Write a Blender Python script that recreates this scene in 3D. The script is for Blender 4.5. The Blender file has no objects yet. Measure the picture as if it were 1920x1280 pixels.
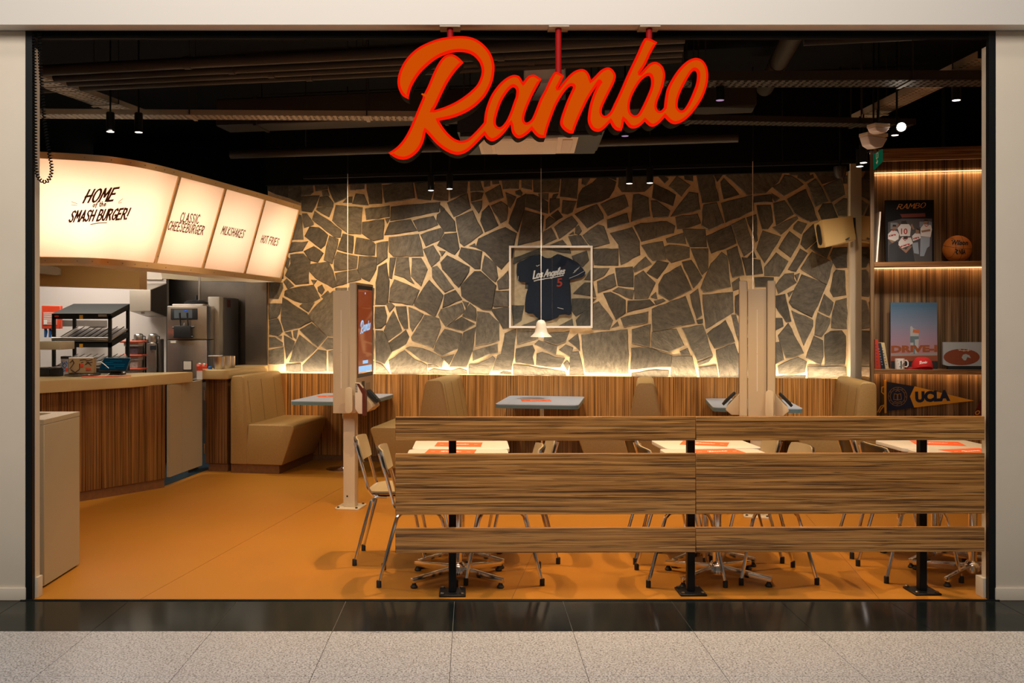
import bpy, bmesh, math, random
from mathutils import Vector, Matrix
from mathutils.bvhtree import BVHTree
random.seed(7)
SC = bpy.context.scene
COL = SC.collection
# ------------------------------------------------------------------ camera, world, big lights, exposure
CX, CY, F, H = 885.0, 604.0, 1762.0, 1.54
cam = bpy.data.cameras.new('camera'); camo = bpy.data.objects.new('camera', cam); COL.objects.link(camo)
camo.location = (0, 0, H); camo.rotation_euler = (math.pi/2, 0, 0)
cam.sensor_width = 36; cam.lens = 36*F/1920
cam.shift_x = (960-CX)/1920; cam.shift_y = -(640-CY)/1920
cam.clip_start = .05; cam.clip_end = 60
SC.camera = camo
w = bpy.data.worlds.new('world'); SC.world = w; w.use_nodes = True
w.node_tree.nodes['Background'].inputs[0].default_value = (1, .90, .78, 1)
w.node_tree.nodes['Background'].inputs[1].default_value = .07
SC.view_settings.view_transform = 'Standard'; SC.view_settings.look = 'None'
SC.view_settings.exposure = 0.0; SC.view_settings.gamma = 1; SC.view_settings.use_curve_mapping = False

def light(kind, name, loc, energy, color, target=None, **kw):
    l = bpy.data.lights.new(name, kind); l.energy = energy; l.color = color
    for k, v in kw.items(): setattr(l, k, v)
    o = bpy.data.objects.new(name, l); COL.objects.link(o); o.location = loc
    if target is not None:
        o.rotation_euler = (Vector(target)-Vector(loc)).to_track_quat('-Z', 'Y').to_euler()
    return o
TH = math.radians(10.1); sn, cs = math.sin(TH), math.cos(TH)
def I(u, v, z=0.0): return Vector((u*cs+v*sn, -u*sn+v*cs, z))
def P(px, py, d): return Vector(((px-CX)/F*d, d, H+(CY-py)/F*d))
def PZ(px, py, z): return P(px, py, (z-H)*F/(CY-py))
def PV(px, py, v):
    a = (px-CX)/F
    return P(px, py, v/(a*sn+cs))
def UV(p): return (p[0]*cs-p[1]*sn, p[0]*sn+p[1]*cs)
WARM = (1, .66, .34); NEUT = (1, .86, .70)
# the mall's ceiling luminaires, above and behind the camera
light('AREA', 'mall_panel', (-.4, 1.7, 4.6), 200, (1, .91, .83), (-.4, 5.0, .6), shape='RECTANGLE', size=7, size_y=1.6)
light('AREA', 'mall_cove', (.0, 3.6, 5.2), 30, (1, .89, .80), (.0, 5.1, 3.4), shape='RECTANGLE', size=5, size_y=.4)
# downlights over the dining area (no fixtures modelled at these positions)
for (x, y, e) in ((-.05, 6.35, 190), (.15, 5.95, 75), (1.45, 6.35, 175), (1.65, 5.95, 75), (3.0, 6.3, 140)):
    light('SPOT', 'dining_spot', (x, y, 3.18), e, WARM, (x, y-.1, 0), spot_size=math.radians(95), spot_blend=.7, shadow_soft_size=.02)
for (x, y, e) in ((-1.6, 6.3, 120), (-1.9, 7.9, 85)):
    light('SPOT', 'aisle_spot', (x, y, 3.18), e, WARM, (x, y-.1, 0), spot_size=math.radians(110), spot_blend=.9, shadow_soft_size=.05)
for (u, v, e) in ((-3.0, 9.3, 95), (-.97, 9.3, 145), (1.05, 9.3, 105)):
    light('SPOT', 'booth_spot', I(u+.32, v-.35, 3.02), e, NEUT, I(u, v, 0), spot_size=math.radians(80), spot_blend=.8, shadow_soft_size=.04)
# wall washers aimed at the stone
for (u, e, c, tu, tz) in ((-3.1, 210, WARM, -3.3, 1.9), (-2.2, 150, NEUT, -2.1, 1.75), (-.75, 90, NEUT, -.55, 1.3), (.3, 45, WARM, .3, 1.2), (1.6, 26, WARM, 1.7, 1.6)):
    light('SPOT', 'wall_spot', I(u, 8.6, 3.05), e, c, I(tu, 10.1, tz), spot_size=math.radians(75), spot_blend=1, shadow_soft_size=.05)
for (p, t, e) in ((P(1678, 253, 7.6), (3.35, 8.9, 1.6), 95), (P(1793, 186, 7.4), (3.75, 8.8, 1.4), 85)):
    light('SPOT', 'shelf_spot', (p.x, p.y, p.z-.02), e, NEUT, t, spot_size=math.radians(70), spot_blend=.9, shadow_soft_size=.03)
# kitchen
light('AREA', 'kitchen_panel', (-3.95, 9.35, 2.75), 46, (1, .88, .74), (-3.95, 9.6, 0), shape='RECTANGLE', size=1.4, size_y=.9)
light('AREA', 'kitchen_panel_rear', (-4.4, 10.4, 2.5), 5, (1, .90, .86), (-4.4, 11.0, 1.6), shape='RECTANGLE', size=.8, size_y=.3)
light('SPOT', 'counter_spot', P(207, 243, 7.66), 110, NEUT, P(207, 700, 8.0), spot_size=math.radians(80), spot_blend=.8, shadow_soft_size=.04)
# LED strip behind the wainscot's top edge, under the shelf boards
lo = light('AREA', 'wainscot_strip', I(-.98, 10.05, .972), 46, (1, .74, .45), None, shape='RECTANGLE', size=6.1, size_y=.02)
lo.rotation_euler = (Matrix.Rotation(-TH, 4, 'Z') @ Matrix.Rotation(math.radians(180-14), 4, 'X')).to_euler()

# ------------------------------------------------------------------ materials
def nodes(name):
    m = bpy.data.materials.new(name); m.use_nodes = True
    nt = m.node_tree; b = nt.nodes['Principled BSDF']
    return m, nt, b
def L(nt, a, b): nt.links.new(a, b)
def c4(c): return (c[0], c[1], c[2], 1)
def s2l(r, g, b):
    f = lambda c: (c/255/12.92 if c/255 <= .04045 else ((c/255+.055)/1.055)**2.4)
    return (f(r), f(g), f(b))
def mat(name, col, rough=.5, metal=0, spec=.5, noise=0, nscale=30, coat=0, trans=0, bump=0):
    m, nt, b = nodes(name)
    b.inputs['Base Color'].default_value = c4(col); b.inputs['Roughness'].default_value = rough
    b.inputs['Metallic'].default_value = metal; b.inputs['Specular IOR Level'].default_value = spec
    if coat: b.inputs['Coat Weight'].default_value = coat; b.inputs['Coat Roughness'].default_value = .08
    if noise or bump:
        tc = nt.nodes.new('ShaderNodeTexCoord'); n = nt.nodes.new('ShaderNodeTexNoise')
        n.inputs['Scale'].default_value = nscale; n.inputs['Detail'].default_value = 5
        L(nt, tc.outputs['Object'], n.inputs['Vector'])
        if noise:
            r = nt.nodes.new('ShaderNodeValToRGB')
            r.color_ramp.elements[0].position = .3; r.color_ramp.elements[1].position = .7
            r.color_ramp.elements[0].color = c4([x*(1-noise) for x in col]); r.color_ramp.elements[1].color = c4([min(1, x*(1+noise)) for x in col])
            L(nt, n.outputs['Fac'], r.inputs['Fac']); L(nt, r.outputs['Color'], b.inputs['Base Color'])
        if bump:
            bp = nt.nodes.new('ShaderNodeBump'); bp.inputs['Strength'].default_value = bump; bp.inputs['Distance'].default_value = .01
            L(nt, n.outputs['Fac'], bp.inputs['Height']); L(nt, bp.outputs['Normal'], b.inputs['Normal'])
    return m
def emit(name, col, s=1.0):
    m, nt, b = nodes(name)
    b.inputs['Base Color'].default_value = (0, 0, 0, 1); b.inputs['Specular IOR Level'].default_value = 0
    b.inputs['Emission Color'].default_value = c4(col); b.inputs['Emission Strength'].default_value = s
    return m
def wood(name, along, cols, stretch=1.0, across=26, rough=.38, coat=.15):
    """zebrano laminate: streaks along the axis `along`"""
    m, nt, b = nodes(name)
    tc = nt.nodes.new('ShaderNodeTexCoord'); mp = nt.nodes.new('ShaderNodeMapping')
    s = [across]*3; s['XYZ'.index(along)] = .9*stretch
    mp.inputs['Scale'].default_value = s
    oi = nt.nodes.new('ShaderNodeObjectInfo'); mu = nt.nodes.new('ShaderNodeMath'); mu.operation = 'MULTIPLY'; mu.inputs[1].default_value = 37
    L(nt, oi.outputs['Random'], mu.inputs[0]); cb = nt.nodes.new('ShaderNodeCombineXYZ')
    for k in 'XYZ': L(nt, mu.outputs[0], cb.inputs[k])
    L(nt, tc.outputs['Object'], mp.inputs['Vector']); L(nt, cb.outputs[0], mp.inputs['Location'])
    n1 = nt.nodes.new('ShaderNodeTexNoise'); n1.inputs['Scale'].default_value = 1; n1.inputs['Detail'].default_value = 6; n1.inputs['Roughness'].default_value = .62; n1.inputs['Distortion'].default_value = .7
    L(nt, mp.outputs[0], n1.inputs['Vector'])
    n2 = nt.nodes.new('ShaderNodeTexNoise'); n2.inputs['Scale'].default_value = 2.7; n2.inputs['Detail'].default_value = 4; n2.inputs['Distortion'].default_value = 1.0
    L(nt, mp.outputs[0], n2.inputs['Vector'])
    r1 = nt.nodes.new('ShaderNodeValToRGB'); e = r1.color_ramp.elements
    e[0].position = .34; e[0].color = c4(cols[0]); e[1].position = .66; e[1].color = c4(cols[2])
    k = e.new(.48); k.color = c4(cols[1])
    L(nt, n1.outputs['Fac'], r1.inputs['Fac'])
    r2 = nt.nodes.new('ShaderNodeValToRGB'); e = r2.color_ramp.elements
    e[0].position = .41; e[0].color = c4([.20]*3); e[1].position = .475; e[1].color = (1, 1, 1, 1)
    L(nt, n2.outputs['Fac'], r2.inputs['Fac'])
    mx = nt.nodes.new('ShaderNodeMix'); mx.data_type = 'RGBA'; mx.blend_type = 'MULTIPLY'; mx.inputs[0].default_value = .85
    L(nt, r1.outputs['Color'], mx.inputs[6]); L(nt, r2.outputs['Color'], mx.inputs[7])
    L(nt, mx.outputs[2], b.inputs['Base Color'])
    b.inputs['Roughness'].default_value = rough
    b.inputs['Coat Weight'].default_value = coat; b.inputs['Coat Roughness'].default_value = .12
    return m
ZB = ((.09, .038, .012), (.42, .180, .042), (.66, .33, .095))
M = {}
M['plank'] = wood('zebrano_horizontal', 'X', ZB, .9, 62)
M['veneer'] = wood('zebrano_vertical', 'Z', ZB, .35, 72, .32)
M['veneer_dark'] = wood('zebrano_counter', 'Z', ((.042, .017, .008), (.185, .075, .022), (.32, .15, .048)), .35, 66, .14, .5)
M['veneer_h'] = wood('zebrano_header', 'X', ((.06, .026, .012), (.26, .12, .04), (.42, .22, .085)), .8, 60)
M['kick'] = mat('kick_board', (.20, .085, .03), .5, noise=.15)
M['paint'] = mat('beige_paint', (.76, .67, .54), .55, noise=.03, nscale=3)
M['bulkhead'] = mat('white_paint', (.78, .74, .68), .6)
M['jamb'] = mat('jamb_paint', (.60, .52, .40), .5)
M['black'] = mat('black_frame', (.007, .008, .009), .4, 0, .25)
M['blackmatt'] = mat('black_ceiling_paint', (.006, .006, .0065), .75, 0, .08)
M['pipe'] = mat('black_pipe_paint', (.034, .028, .022), .5, 0, .3)
M['tray'] = mat('tray_metal', (.36, .30, .23), .5, .1)
M['cream'] = mat('cream_metal', (.60, .50, .35), .42)
M['beige_lam'] = mat('beige_laminate', (.55, .39, .17), .4)
M['box_lam'] = mat('station_laminate', (.40, .33, .21), .45)
M['leather'] = mat('tan_leatherette', (.40, .25, .085), .48, noise=.08, nscale=60)
M['seam'] = mat('leatherette_seam', (.26, .155, .05), .6)
M['white_top'] = mat('cream_tabletop', (.68, .62, .53), .35)
M['blue_top'] = mat('blue_tabletop', (.42, .53, .66), .3)
M['blue_edge'] = mat('teal_edge', (.16, .30, .34), .4)
M['chrome'] = mat('chrome', (.86, .84, .81), .16, 1)
M['steel'] = mat('brushed_steel', (.60, .57, .53), .28, 1, noise=.08, nscale=8)
M['steel_d'] = mat('dark_steel', (.23, .21, .19), .32, 1, noise=.1, nscale=5)
M['steel_w'] = mat('white_steel', (.74, .68, .63), .4)
M['steel_c'] = mat('satin_steel', (.50, .45, .38), .38, .35)
M['display_black'] = mat('display_black', (.013, .015, .016), .6, 0, .25)
M['coil'] = mat('black_cable', (.004, .004, .004), .7, 0, .1)
M['sign_body'] = mat('sign_body_black', (.003, .003, .003), .7, 0, .1)
M['veneer_g'] = wood('zebrano_shelf', 'Z', ((.035, .020, .010), (.165, .098, .050), (.29, .19, .105)), .35, 52, .3, .2)
M['rubber'] = mat('black_rubber', (.012, .012, .012), .6)
M['chair_lam'] = mat('chair_laminate', (.40, .30, .16), .45)
M['chair_edge'] = mat('chair_dark_shell', (.03, .022, .015), .3)
M['orange'] = mat('orange_paper', (.80, .12, .025), .6)
M['white'] = mat('white_print', (.85, .83, .80), .6)
M['offwhite'] = mat('offwhite_plastic', (.70, .62, .52), .4)
M['red'] = mat('red_plastic', (.75, .07, .025), .4)
M['blackp'] = mat('black_plastic', (.014, .016, .018), .42)
M['glassdark'] = mat('dark_screen', (.01, .03, .04), .08)
M['grout'] = mat('tile_grout', (.07, .06, .05), .8)
M['darkred'] = mat('oxblood_plastic', (.10, .022, .012), .35)
M['navy'] = mat('navy_fabric', (.003, .010, .028), .85, noise=.2, nscale=40)
M['gold'] = mat('gold_felt', (.80, .40, .03), .8)
M['navyfelt'] = mat('navy_felt', (.012, .022, .06), .9)
M['frame_w'] = mat('white_frame', (.85, .80, .73), .35)
M['card'] = mat('cardboard', (.42, .27, .12), .7)
M['capred'] = mat('red_cotton', (.55, .015, .015), .85)
M['lettering'] = mat('brown_paint', (.12, .025, .008), .6)
M['blueplastic'] = mat('blue_plastic', (.02, .14, .45), .4)
M['yellow'] = mat('yellow_label', (.75, .40, .02), .5)
M['green'] = emit('green_sign', (.002, .05, .022), 1)
M['bronze'] = mat('bronze_mirror', (.34, .20, .10), .06, 1)
M['lampwhite'] = mat('bell_enamel', (.80, .70, .55), .3)
M['brass_frame'] = mat('lightbox_metal', (.62, .42, .22), .3, .8)
M['lens'] = emit('lamp_lens', (1, .86, .70), 6)
M['lens_pink'] = emit('lamp_lens_pink', (.75, .45, .75), .5)
M['led'] = emit('led_strip', (1, .58, .26), 3.2)
M['ledw'] = emit('led_strip_white', (1, .80, .52), 4)
M['sign_face'] = emit('sign_face', (.60, .072, .001), 1)
M['sign_rim'] = emit('sign_rim', (.85, .010, .001), 1)
M['pipe_sign_glow'] = mat('sign_tinted_pipe', (.36, .004, .004), .5, 0, .15)  # red light of the sign put into the hanger pipes' base colour
M['screen'] = emit('kiosk_display', (.50, .075, .012), .42)
_b = M['screen'].node_tree.nodes['Principled BSDF']; _b.inputs['Specular IOR Level'].default_value = .5; _b.inputs['Roughness'].default_value = .05
M['fascia'] = mat('fascia_laminate', (.40, .23, .07), .5)
M['grout_l'] = mat('pale_grout', (.34, .31, .26), .8)
M['screen_txt'] = emit('kiosk_display_text', (.45, .70, 1), .9)
M['tablet'] = emit('tablet_display', (.002, .014, .022), 1)
def granite(name, base, dark, spec_amt, rough, scale=150, spec=.32):
    m, nt, b = nodes(name)
    tc = nt.nodes.new('ShaderNodeTexCoord'); n = nt.nodes.new('ShaderNodeTexNoise'); n.inputs['Scale'].default_value = scale; n.inputs['Detail'].default_value = 3; n.inputs['Roughness'].default_value = .7
    n2 = nt.nodes.new('ShaderNodeTexVoronoi'); n2.inputs['Scale'].default_value = scale*1.3
    L(nt, tc.outputs['Object'], n.inputs['Vector']); L(nt, tc.outputs['Object'], n2.inputs['Vector'])
    r = nt.nodes.new('ShaderNodeValToRGB'); e = r.color_ramp.elements
    e[0].position = .38; e[0].color = c4(dark); e[1].position = .48; e[1].color = c4(base)
    k = e.new(.70); k.color = c4([min(1, x*1.25) for x in base])
    L(nt, n.outputs['Fac'], r.inputs['Fac'])
    mx = nt.nodes.new('ShaderNodeMix'); mx.data_type = 'RGBA'; mx.blend_type = 'MULTIPLY'; mx.inputs[0].default_value = spec_amt
    L(nt, r.outputs['Color'], mx.inputs[6])
    bw = nt.nodes.new('ShaderNodeSeparateColor'); L(nt, n2.outputs['Color'], bw.inputs[0])
    r2 = nt.nodes.new('ShaderNodeValToRGB'); r2.color_ramp.elements[0].position = .0; r2.color_ramp.elements[0].color = (.45, .42, .40, 1); r2.color_ramp.elements[1].position = .35; r2.color_ramp.elements[1].color = (1, 1, 1, 1)
    L(nt, bw.outputs[0], r2.inputs['Fac']); L(nt, r2.outputs['Color'], mx.inputs[7])
    L(nt, mx.outputs[2], b.inputs['Base Color']); b.inputs['Roughness'].default_value = rough; b.inputs['Specular IOR Level'].default_value = spec
    return m
M['granite'] = granite('pale_granite', (.47, .485, .52), (.09, .09, .095), .85, .36, 115)
M['granite_d'] = granite('black_granite', (.016, .020, .018), (.008, .010, .009), .5, .12, 150, .10)
def floor_mat():
    m, nt, b = nodes('ochre_resin_floor')
    tc = nt.nodes.new('ShaderNodeTexCoord'); n = nt.nodes.new('ShaderNodeTexNoise'); n.inputs['Scale'].default_value = 260; n.inputs['Detail'].default_value = 2
    n2 = nt.nodes.new('ShaderNodeTexNoise'); n2.inputs['Scale'].default_value = 1.7
    L(nt, tc.outputs['Object'], n.inputs['Vector']); L(nt, tc.outputs['Object'], n2.inputs['Vector'])
    r = nt.nodes.new('ShaderNodeValToRGB'); e = r.color_ramp.elements
    e[0].position = .3; e[0].color = (.39, .158, .018, 1); e[1].position = .7; e[1].color = (.49, .207, .026, 1)
    L(nt, n.outputs['Fac'], r.inputs['Fac'])
    mx = nt.nodes.new('ShaderNodeMix'); mx.data_type = 'RGBA'; mx.blend_type = 'MULTIPLY'; mx.inputs[0].default_value = .12
    L(nt, r.outputs['Color'], mx.inputs[6]); L(nt, n2.outputs['Color'], mx.inputs[7]); L(nt, mx.outputs[2], b.inputs['Base Color'])
    b.inputs['Roughness'].default_value = .45; b.inputs['Specular IOR Level'].default_value = .15
    return m
M['floor'] = floor_mat()
def stone_mat():
    m, nt, b = nodes('slate_stone')
    tc = nt.nodes.new('ShaderNodeTexCoord'); oi = nt.nodes.new('ShaderNodeObjectInfo')
    n = nt.nodes.new('ShaderNodeTexNoise'); n.inputs['Scale'].default_value = 13; n.inputs['Detail'].default_value = 9; n.inputs['Roughness'].default_value = .74
    mp = nt.nodes.new('ShaderNodeMapping'); vr = nt.nodes.new('ShaderNodeVectorRotate'); mu = nt.nodes.new('ShaderNodeMath'); mu.operation = 'MULTIPLY'; mu.inputs[1].default_value = 60
    L(nt, oi.outputs['Random'], mu.inputs[0]); L(nt, mu.outputs[0], vr.inputs['Angle']); vr.inputs['Axis'].default_value = (sn, cs, 0)
    L(nt, tc.outputs['Object'], vr.inputs['Vector']); L(nt, vr.outputs[0], mp.inputs['Vector']); mp.inputs['Scale'].default_value = (1, 1.4, 2.2)
    L(nt, mp.outputs[0], n.inputs['Vector'])
    r = nt.nodes.new('ShaderNodeValToRGB'); e = r.color_ramp.elements
    e[0].position = .33; e[0].color = (.045, .039, .030, 1); e[1].position = .72; e[1].color = (.150, .131, .100, 1)
    L(nt, n.outputs['Fac'], r.inputs['Fac'])
    hs = nt.nodes.new('ShaderNodeHueSaturation')
    mr = nt.nodes.new('ShaderNodeMapRange'); mr.inputs[3].default_value = .60; mr.inputs[4].default_value = 1.32
    L(nt, oi.outputs['Random'], mr.inputs[0]); L(nt, mr.outputs[0], hs.inputs['Value']); L(nt, r.outputs['Color'], hs.inputs['Color'])
    L(nt, hs.outputs[0], b.inputs['Base Color'])
    bp = nt.nodes.new('ShaderNodeBump'); bp.inputs['Strength'].default_value = .55; bp.inputs['Distance'].default_value = .02
    L(nt, n.outputs['Fac'], bp.inputs['Height']); L(nt, bp.outputs['Normal'], b.inputs['Normal'])
    b.inputs['Roughness'].default_value = .62; b.inputs['Specular IOR Level'].default_value = .4
    return m
M['stone'] = stone_mat()
M['mortar'] = mat('sand_mortar', (.62, .47, .28), .85, noise=.12, nscale=25, bump=.4)
def clear_mat():
    m, nt, b = nodes('clear_acrylic')
    g = nt.nodes.new('ShaderNodeBsdfGlossy'); g.inputs['Roughness'].default_value = .03
    t = nt.nodes.new('ShaderNodeBsdfTransparent'); t.inputs[0].default_value = (.93, .95, .96, 1); mx = nt.nodes.new('ShaderNodeMixShader'); mx.inputs[0].default_value = .06
    L(nt, t.outputs[0], mx.inputs[1]); L(nt, g.outputs[0], mx.inputs[2]); L(nt, mx.outputs[0], nt.nodes['Material Output'].inputs[0])
    nt.nodes.remove(b)
    return m
M['clear'] = clear_mat()
def milky():
    m, nt, b = nodes('opal_diffuser')
    t = nt.nodes.new('ShaderNodeBsdfTranslucent'); t.inputs[0].default_value = (.92, .88, .80, 1)
    d = nt.nodes.new('ShaderNodeBsdfDiffuse'); d.inputs[0].default_value = (.8, .76, .68, 1)
    mx = nt.nodes.new('ShaderNodeMixShader'); mx.inputs[0].default_value = .3
    L(nt, t.outputs[0], mx.inputs[1]); L(nt, d.outputs[0], mx.inputs[2]); L(nt, mx.outputs[0], nt.nodes['Material Output'].inputs[0]); nt.nodes.remove(b)
    return m
M['milky'] = milky()

# ------------------------------------------------------------------ building helpers
class MB:
    def __init__(s): s.bm = bmesh.new()
    def box(s, c, sz, rot=None, bev=0, seg=2):
        r = bmesh.ops.create_cube(s.bm, size=1); vs = r['verts']
        mt = Matrix.Translation(Vector(c)) @ (rot.to_4x4() if rot is not None else Matrix.Identity(4)) @ Matrix.Diagonal((sz[0], sz[1], sz[2], 1))
        bmesh.ops.transform(s.bm, matrix=mt, verts=vs)
        if bev:
            es = list({e for v in vs for e in v.link_edges})
            bmesh.ops.bevel(s.bm, geom=es, offset=bev, segments=seg, affect='EDGES', profile=.6)
        return s
    def bx(s, x0, x1, y0, y1, z0, z1, bev=0, seg=2):
        return s.box(((x0+x1)/2, (y0+y1)/2, (z0+z1)/2), (x1-x0, y1-y0, z1-z0), None, bev, seg)
    def prism(s, pts, vec, bev=0):
        vs = [s.bm.verts.new(Vector(p)) for p in pts]; ws = [s.bm.verts.new(Vector(p)+Vector(vec)) for p in pts]
        n = len(pts); fs = [s.bm.faces.new(vs), s.bm.faces.new(ws[::-1])]
        for i in range(n): fs.append(s.bm.faces.new((vs[i], ws[i], ws[(i+1) % n], vs[(i+1) % n])))
        if bev:
            es = list({e for f in fs for e in f.edges})
            bmesh.ops.bevel(s.bm, geom=es, offset=bev, segments=3, affect='EDGES', profile=.5)
        return s
    def face(s, pts): s.bm.faces.new([s.bm.verts.new(Vector(p)) for p in pts]); return s
    def tube(s, path, r, n=8, closed=False):
        path = [Vector(p) for p in path]; rings = []; N = len(path); up = None
        for i, p in enumerate(path):
            a = path[(i-1) % N] if (i or closed) else p; b = path[(i+1) % N] if (i < N-1 or closed) else p
            t = (b-a).normalized()
            if up is None: up = Vector((0, 0, 1)) if abs(t.z) < .9 else Vector((1, 0, 0))
            x = (up-t*up.dot(t)).normalized(); y = t.cross(x); up = x
            rr = r[i] if isinstance(r, (list, tuple)) else r
            rings.append([s.bm.verts.new(p+(x*math.cos(k*2*math.pi/n)+y*math.sin(k*2*math.pi/n))*rr) for k in range(n)])
        for i in range(N if closed else N-1):
            A, B = rings[i], rings[(i+1) % N]
            for k in range(n): s.bm.faces.new((A[k], A[(k+1) % n], B[(k+1) % n], B[k]))
        if not closed: s.bm.faces.new(rings[0][::-1]); s.bm.faces.new(rings[-1])
        return s
    def cyl(s, a, b, r, n=16): return s.tube([a, b], r, n)
    def lathe(s, prof, o=(0, 0, 0), n=24, mtx=None):
        o = Vector(o); rings = []
        for (r, z) in prof:
            ring = []
            for k in range(n):
                p = Vector((r*math.cos(k*2*math.pi/n), r*math.sin(k*2*math.pi/n), z))
                if mtx: p = mtx @ p
                ring.append(s.bm.verts.new(o+p))
            rings.append(ring)
        for A, B in zip(rings, rings[1:]):
            for k in range(n): s.bm.faces.new((A[k], A[(k+1) % n], B[(k+1) % n], B[k]))
        if prof[0][0] > 1e-6: s.bm.faces.new(rings[0][::-1])
        if prof[-1][0] > 1e-6: s.bm.faces.new(rings[-1])
        bmesh.ops.remove_doubles(s.bm, verts=[v for r_ in rings for v in r_], dist=1e-6)
        return s
    def build(s, name, m, parent=None, world=False, ang=38):
        bmesh.ops.recalc_face_normals(s.bm, faces=s.bm.faces)
        me = bpy.data.meshes.new(name); s.bm.to_mesh(me); s.bm.free()
        return link(name, me, m, parent, world, ang)
def link(name, me, m, parent=None, world=False, ang=38):
    if parent is not None and world: me.transform(gm(parent).inverted())
    me.polygons.foreach_set('use_smooth', [True]*len(me.polygons)); me.set_sharp_from_angle(angle=math.radians(ang))
    if m is not None: me.materials.append(m if not isinstance(m, str) else M[m])
    o = bpy.data.objects.new(name, me); COL.objects.link(o)
    if parent is not None: o.parent = parent
    return o
def gm(o):
    m = o.matrix_basis.copy()
    return m if o.parent is None else gm(o.parent) @ m
def tag(o, label=None, cat=None, group=None, kind=None):
    if label: o['label'] = label
    if cat: o['category'] = cat
    if group: o['group'] = group
    if kind: o['kind'] = kind
    return o
def thing(name, label, cat, loc=(0, 0, 0), rz=0, group=None):
    o = bpy.data.objects.new(name, None); COL.objects.link(o); o.empty_display_size = .1
    o.location = loc; o.rotation_euler = (0, 0, rz)
    return tag(o, label, cat, group)
def struct(o): o['kind'] = 'structure'; return o
def dup(o, loc=None, rz=None, label=None, parent=None):
    c = o.copy(); COL.objects.link(c)
    if parent is not None: c.parent = parent
    if loc is not None: c.location = loc
    if rz is not None: c.rotation_euler = (0, 0, rz)
    if label: c['label'] = label
    for ch in list(o.children): dup(ch, parent=c)
    return c
def Rz(a): return Matrix.Rotation(a, 3, 'Z')
def spl(pts, n=8, closed=True):
    """Catmull-Rom through (x, y[, 1 = corner])"""
    N = len(pts); out = []
    for i in range(N if closed else N-1):
        p1, p2 = pts[i], pts[(i+1) % N]
        p0 = pts[i-1] if (closed or i) else p1; p3 = pts[(i+2) % N] if (closed or i < N-2) else p2
        if len(p1) > 2: p0 = p1
        if len(p2) > 2: p3 = p2
        for k in range(n):
            t = k/n
            f = lambda a, b, c, d: .5*((2*b)+(-a+c)*t+(2*a-5*b+4*c-d)*t*t+(-a+3*b-3*c+d)*t**3)
            out.append((f(p0[0], p1[0], p2[0], p3[0]), f(p0[1], p1[1], p2[1], p3[1])))
    if not closed: out.append(tuple(pts[-1][:2]))
    return out
def fill(contours, extrude=0, offset=0):
    """filled 2D outline with holes -> mesh in its own XY plane, +-extrude along Z"""
    cu = bpy.data.curves.new('outline', 'CURVE'); cu.dimensions = '2D'; cu.fill_mode = 'BOTH' if extrude else 'FRONT'
    cu.extrude = extrude; cu.offset = offset
    for c in contours:
        sp = cu.splines.new('POLY'); sp.points.add(len(c)-1); sp.use_cyclic_u = True
        for q, p in zip(sp.points, c): q.co = (p[0], p[1], 0, 1)
    return curve_mesh(cu)
def curve_mesh(cu):
    o = bpy.data.objects.new('outline', cu); COL.objects.link(o)
    dg = bpy.context.evaluated_depsgraph_get(); dg.update()
    me = bpy.data.meshes.new_from_object(o.evaluated_get(dg)); bpy.data.objects.remove(o); bpy.data.curves.remove(cu)
    me.materials.clear()
    return me
def remap(me, fn):
    for v in me.vertices: v.co = fn(v.co)
    me.update(); return me
def text_mesh(t, extrude=0, shear=0, bold=0):
    cu = bpy.data.curves.new('text', 'FONT'); cu.body = t; cu.size = 1; cu.extrude = extrude; cu.shear = shear; cu.offset = bold; cu.resolution_u = 3
    return curve_mesh(cu)
def bounds(me):
    xs = [v.co.x for v in me.vertices]; ys = [v.co.y for v in me.vertices]
    return min(xs), max(xs), min(ys), max(ys)
def text_px(t, bl, br, tl, surf, shear=0, bold=0):
    """set a word of the built-in font between photo points on a surface"""
    me = text_mesh(t, 0, shear, bold); x0, x1, y0, y1 = bounds(me)
    bl, br, tl = Vector(bl), Vector(br), Vector(tl)
    def fn(c):
        p = bl+(br-bl)*((c.x-x0)/(x1-x0))+(tl-bl)*((c.y-y0)/(y1-y0)); return surf(p.x, p.y)
    return remap(me, fn)
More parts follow.
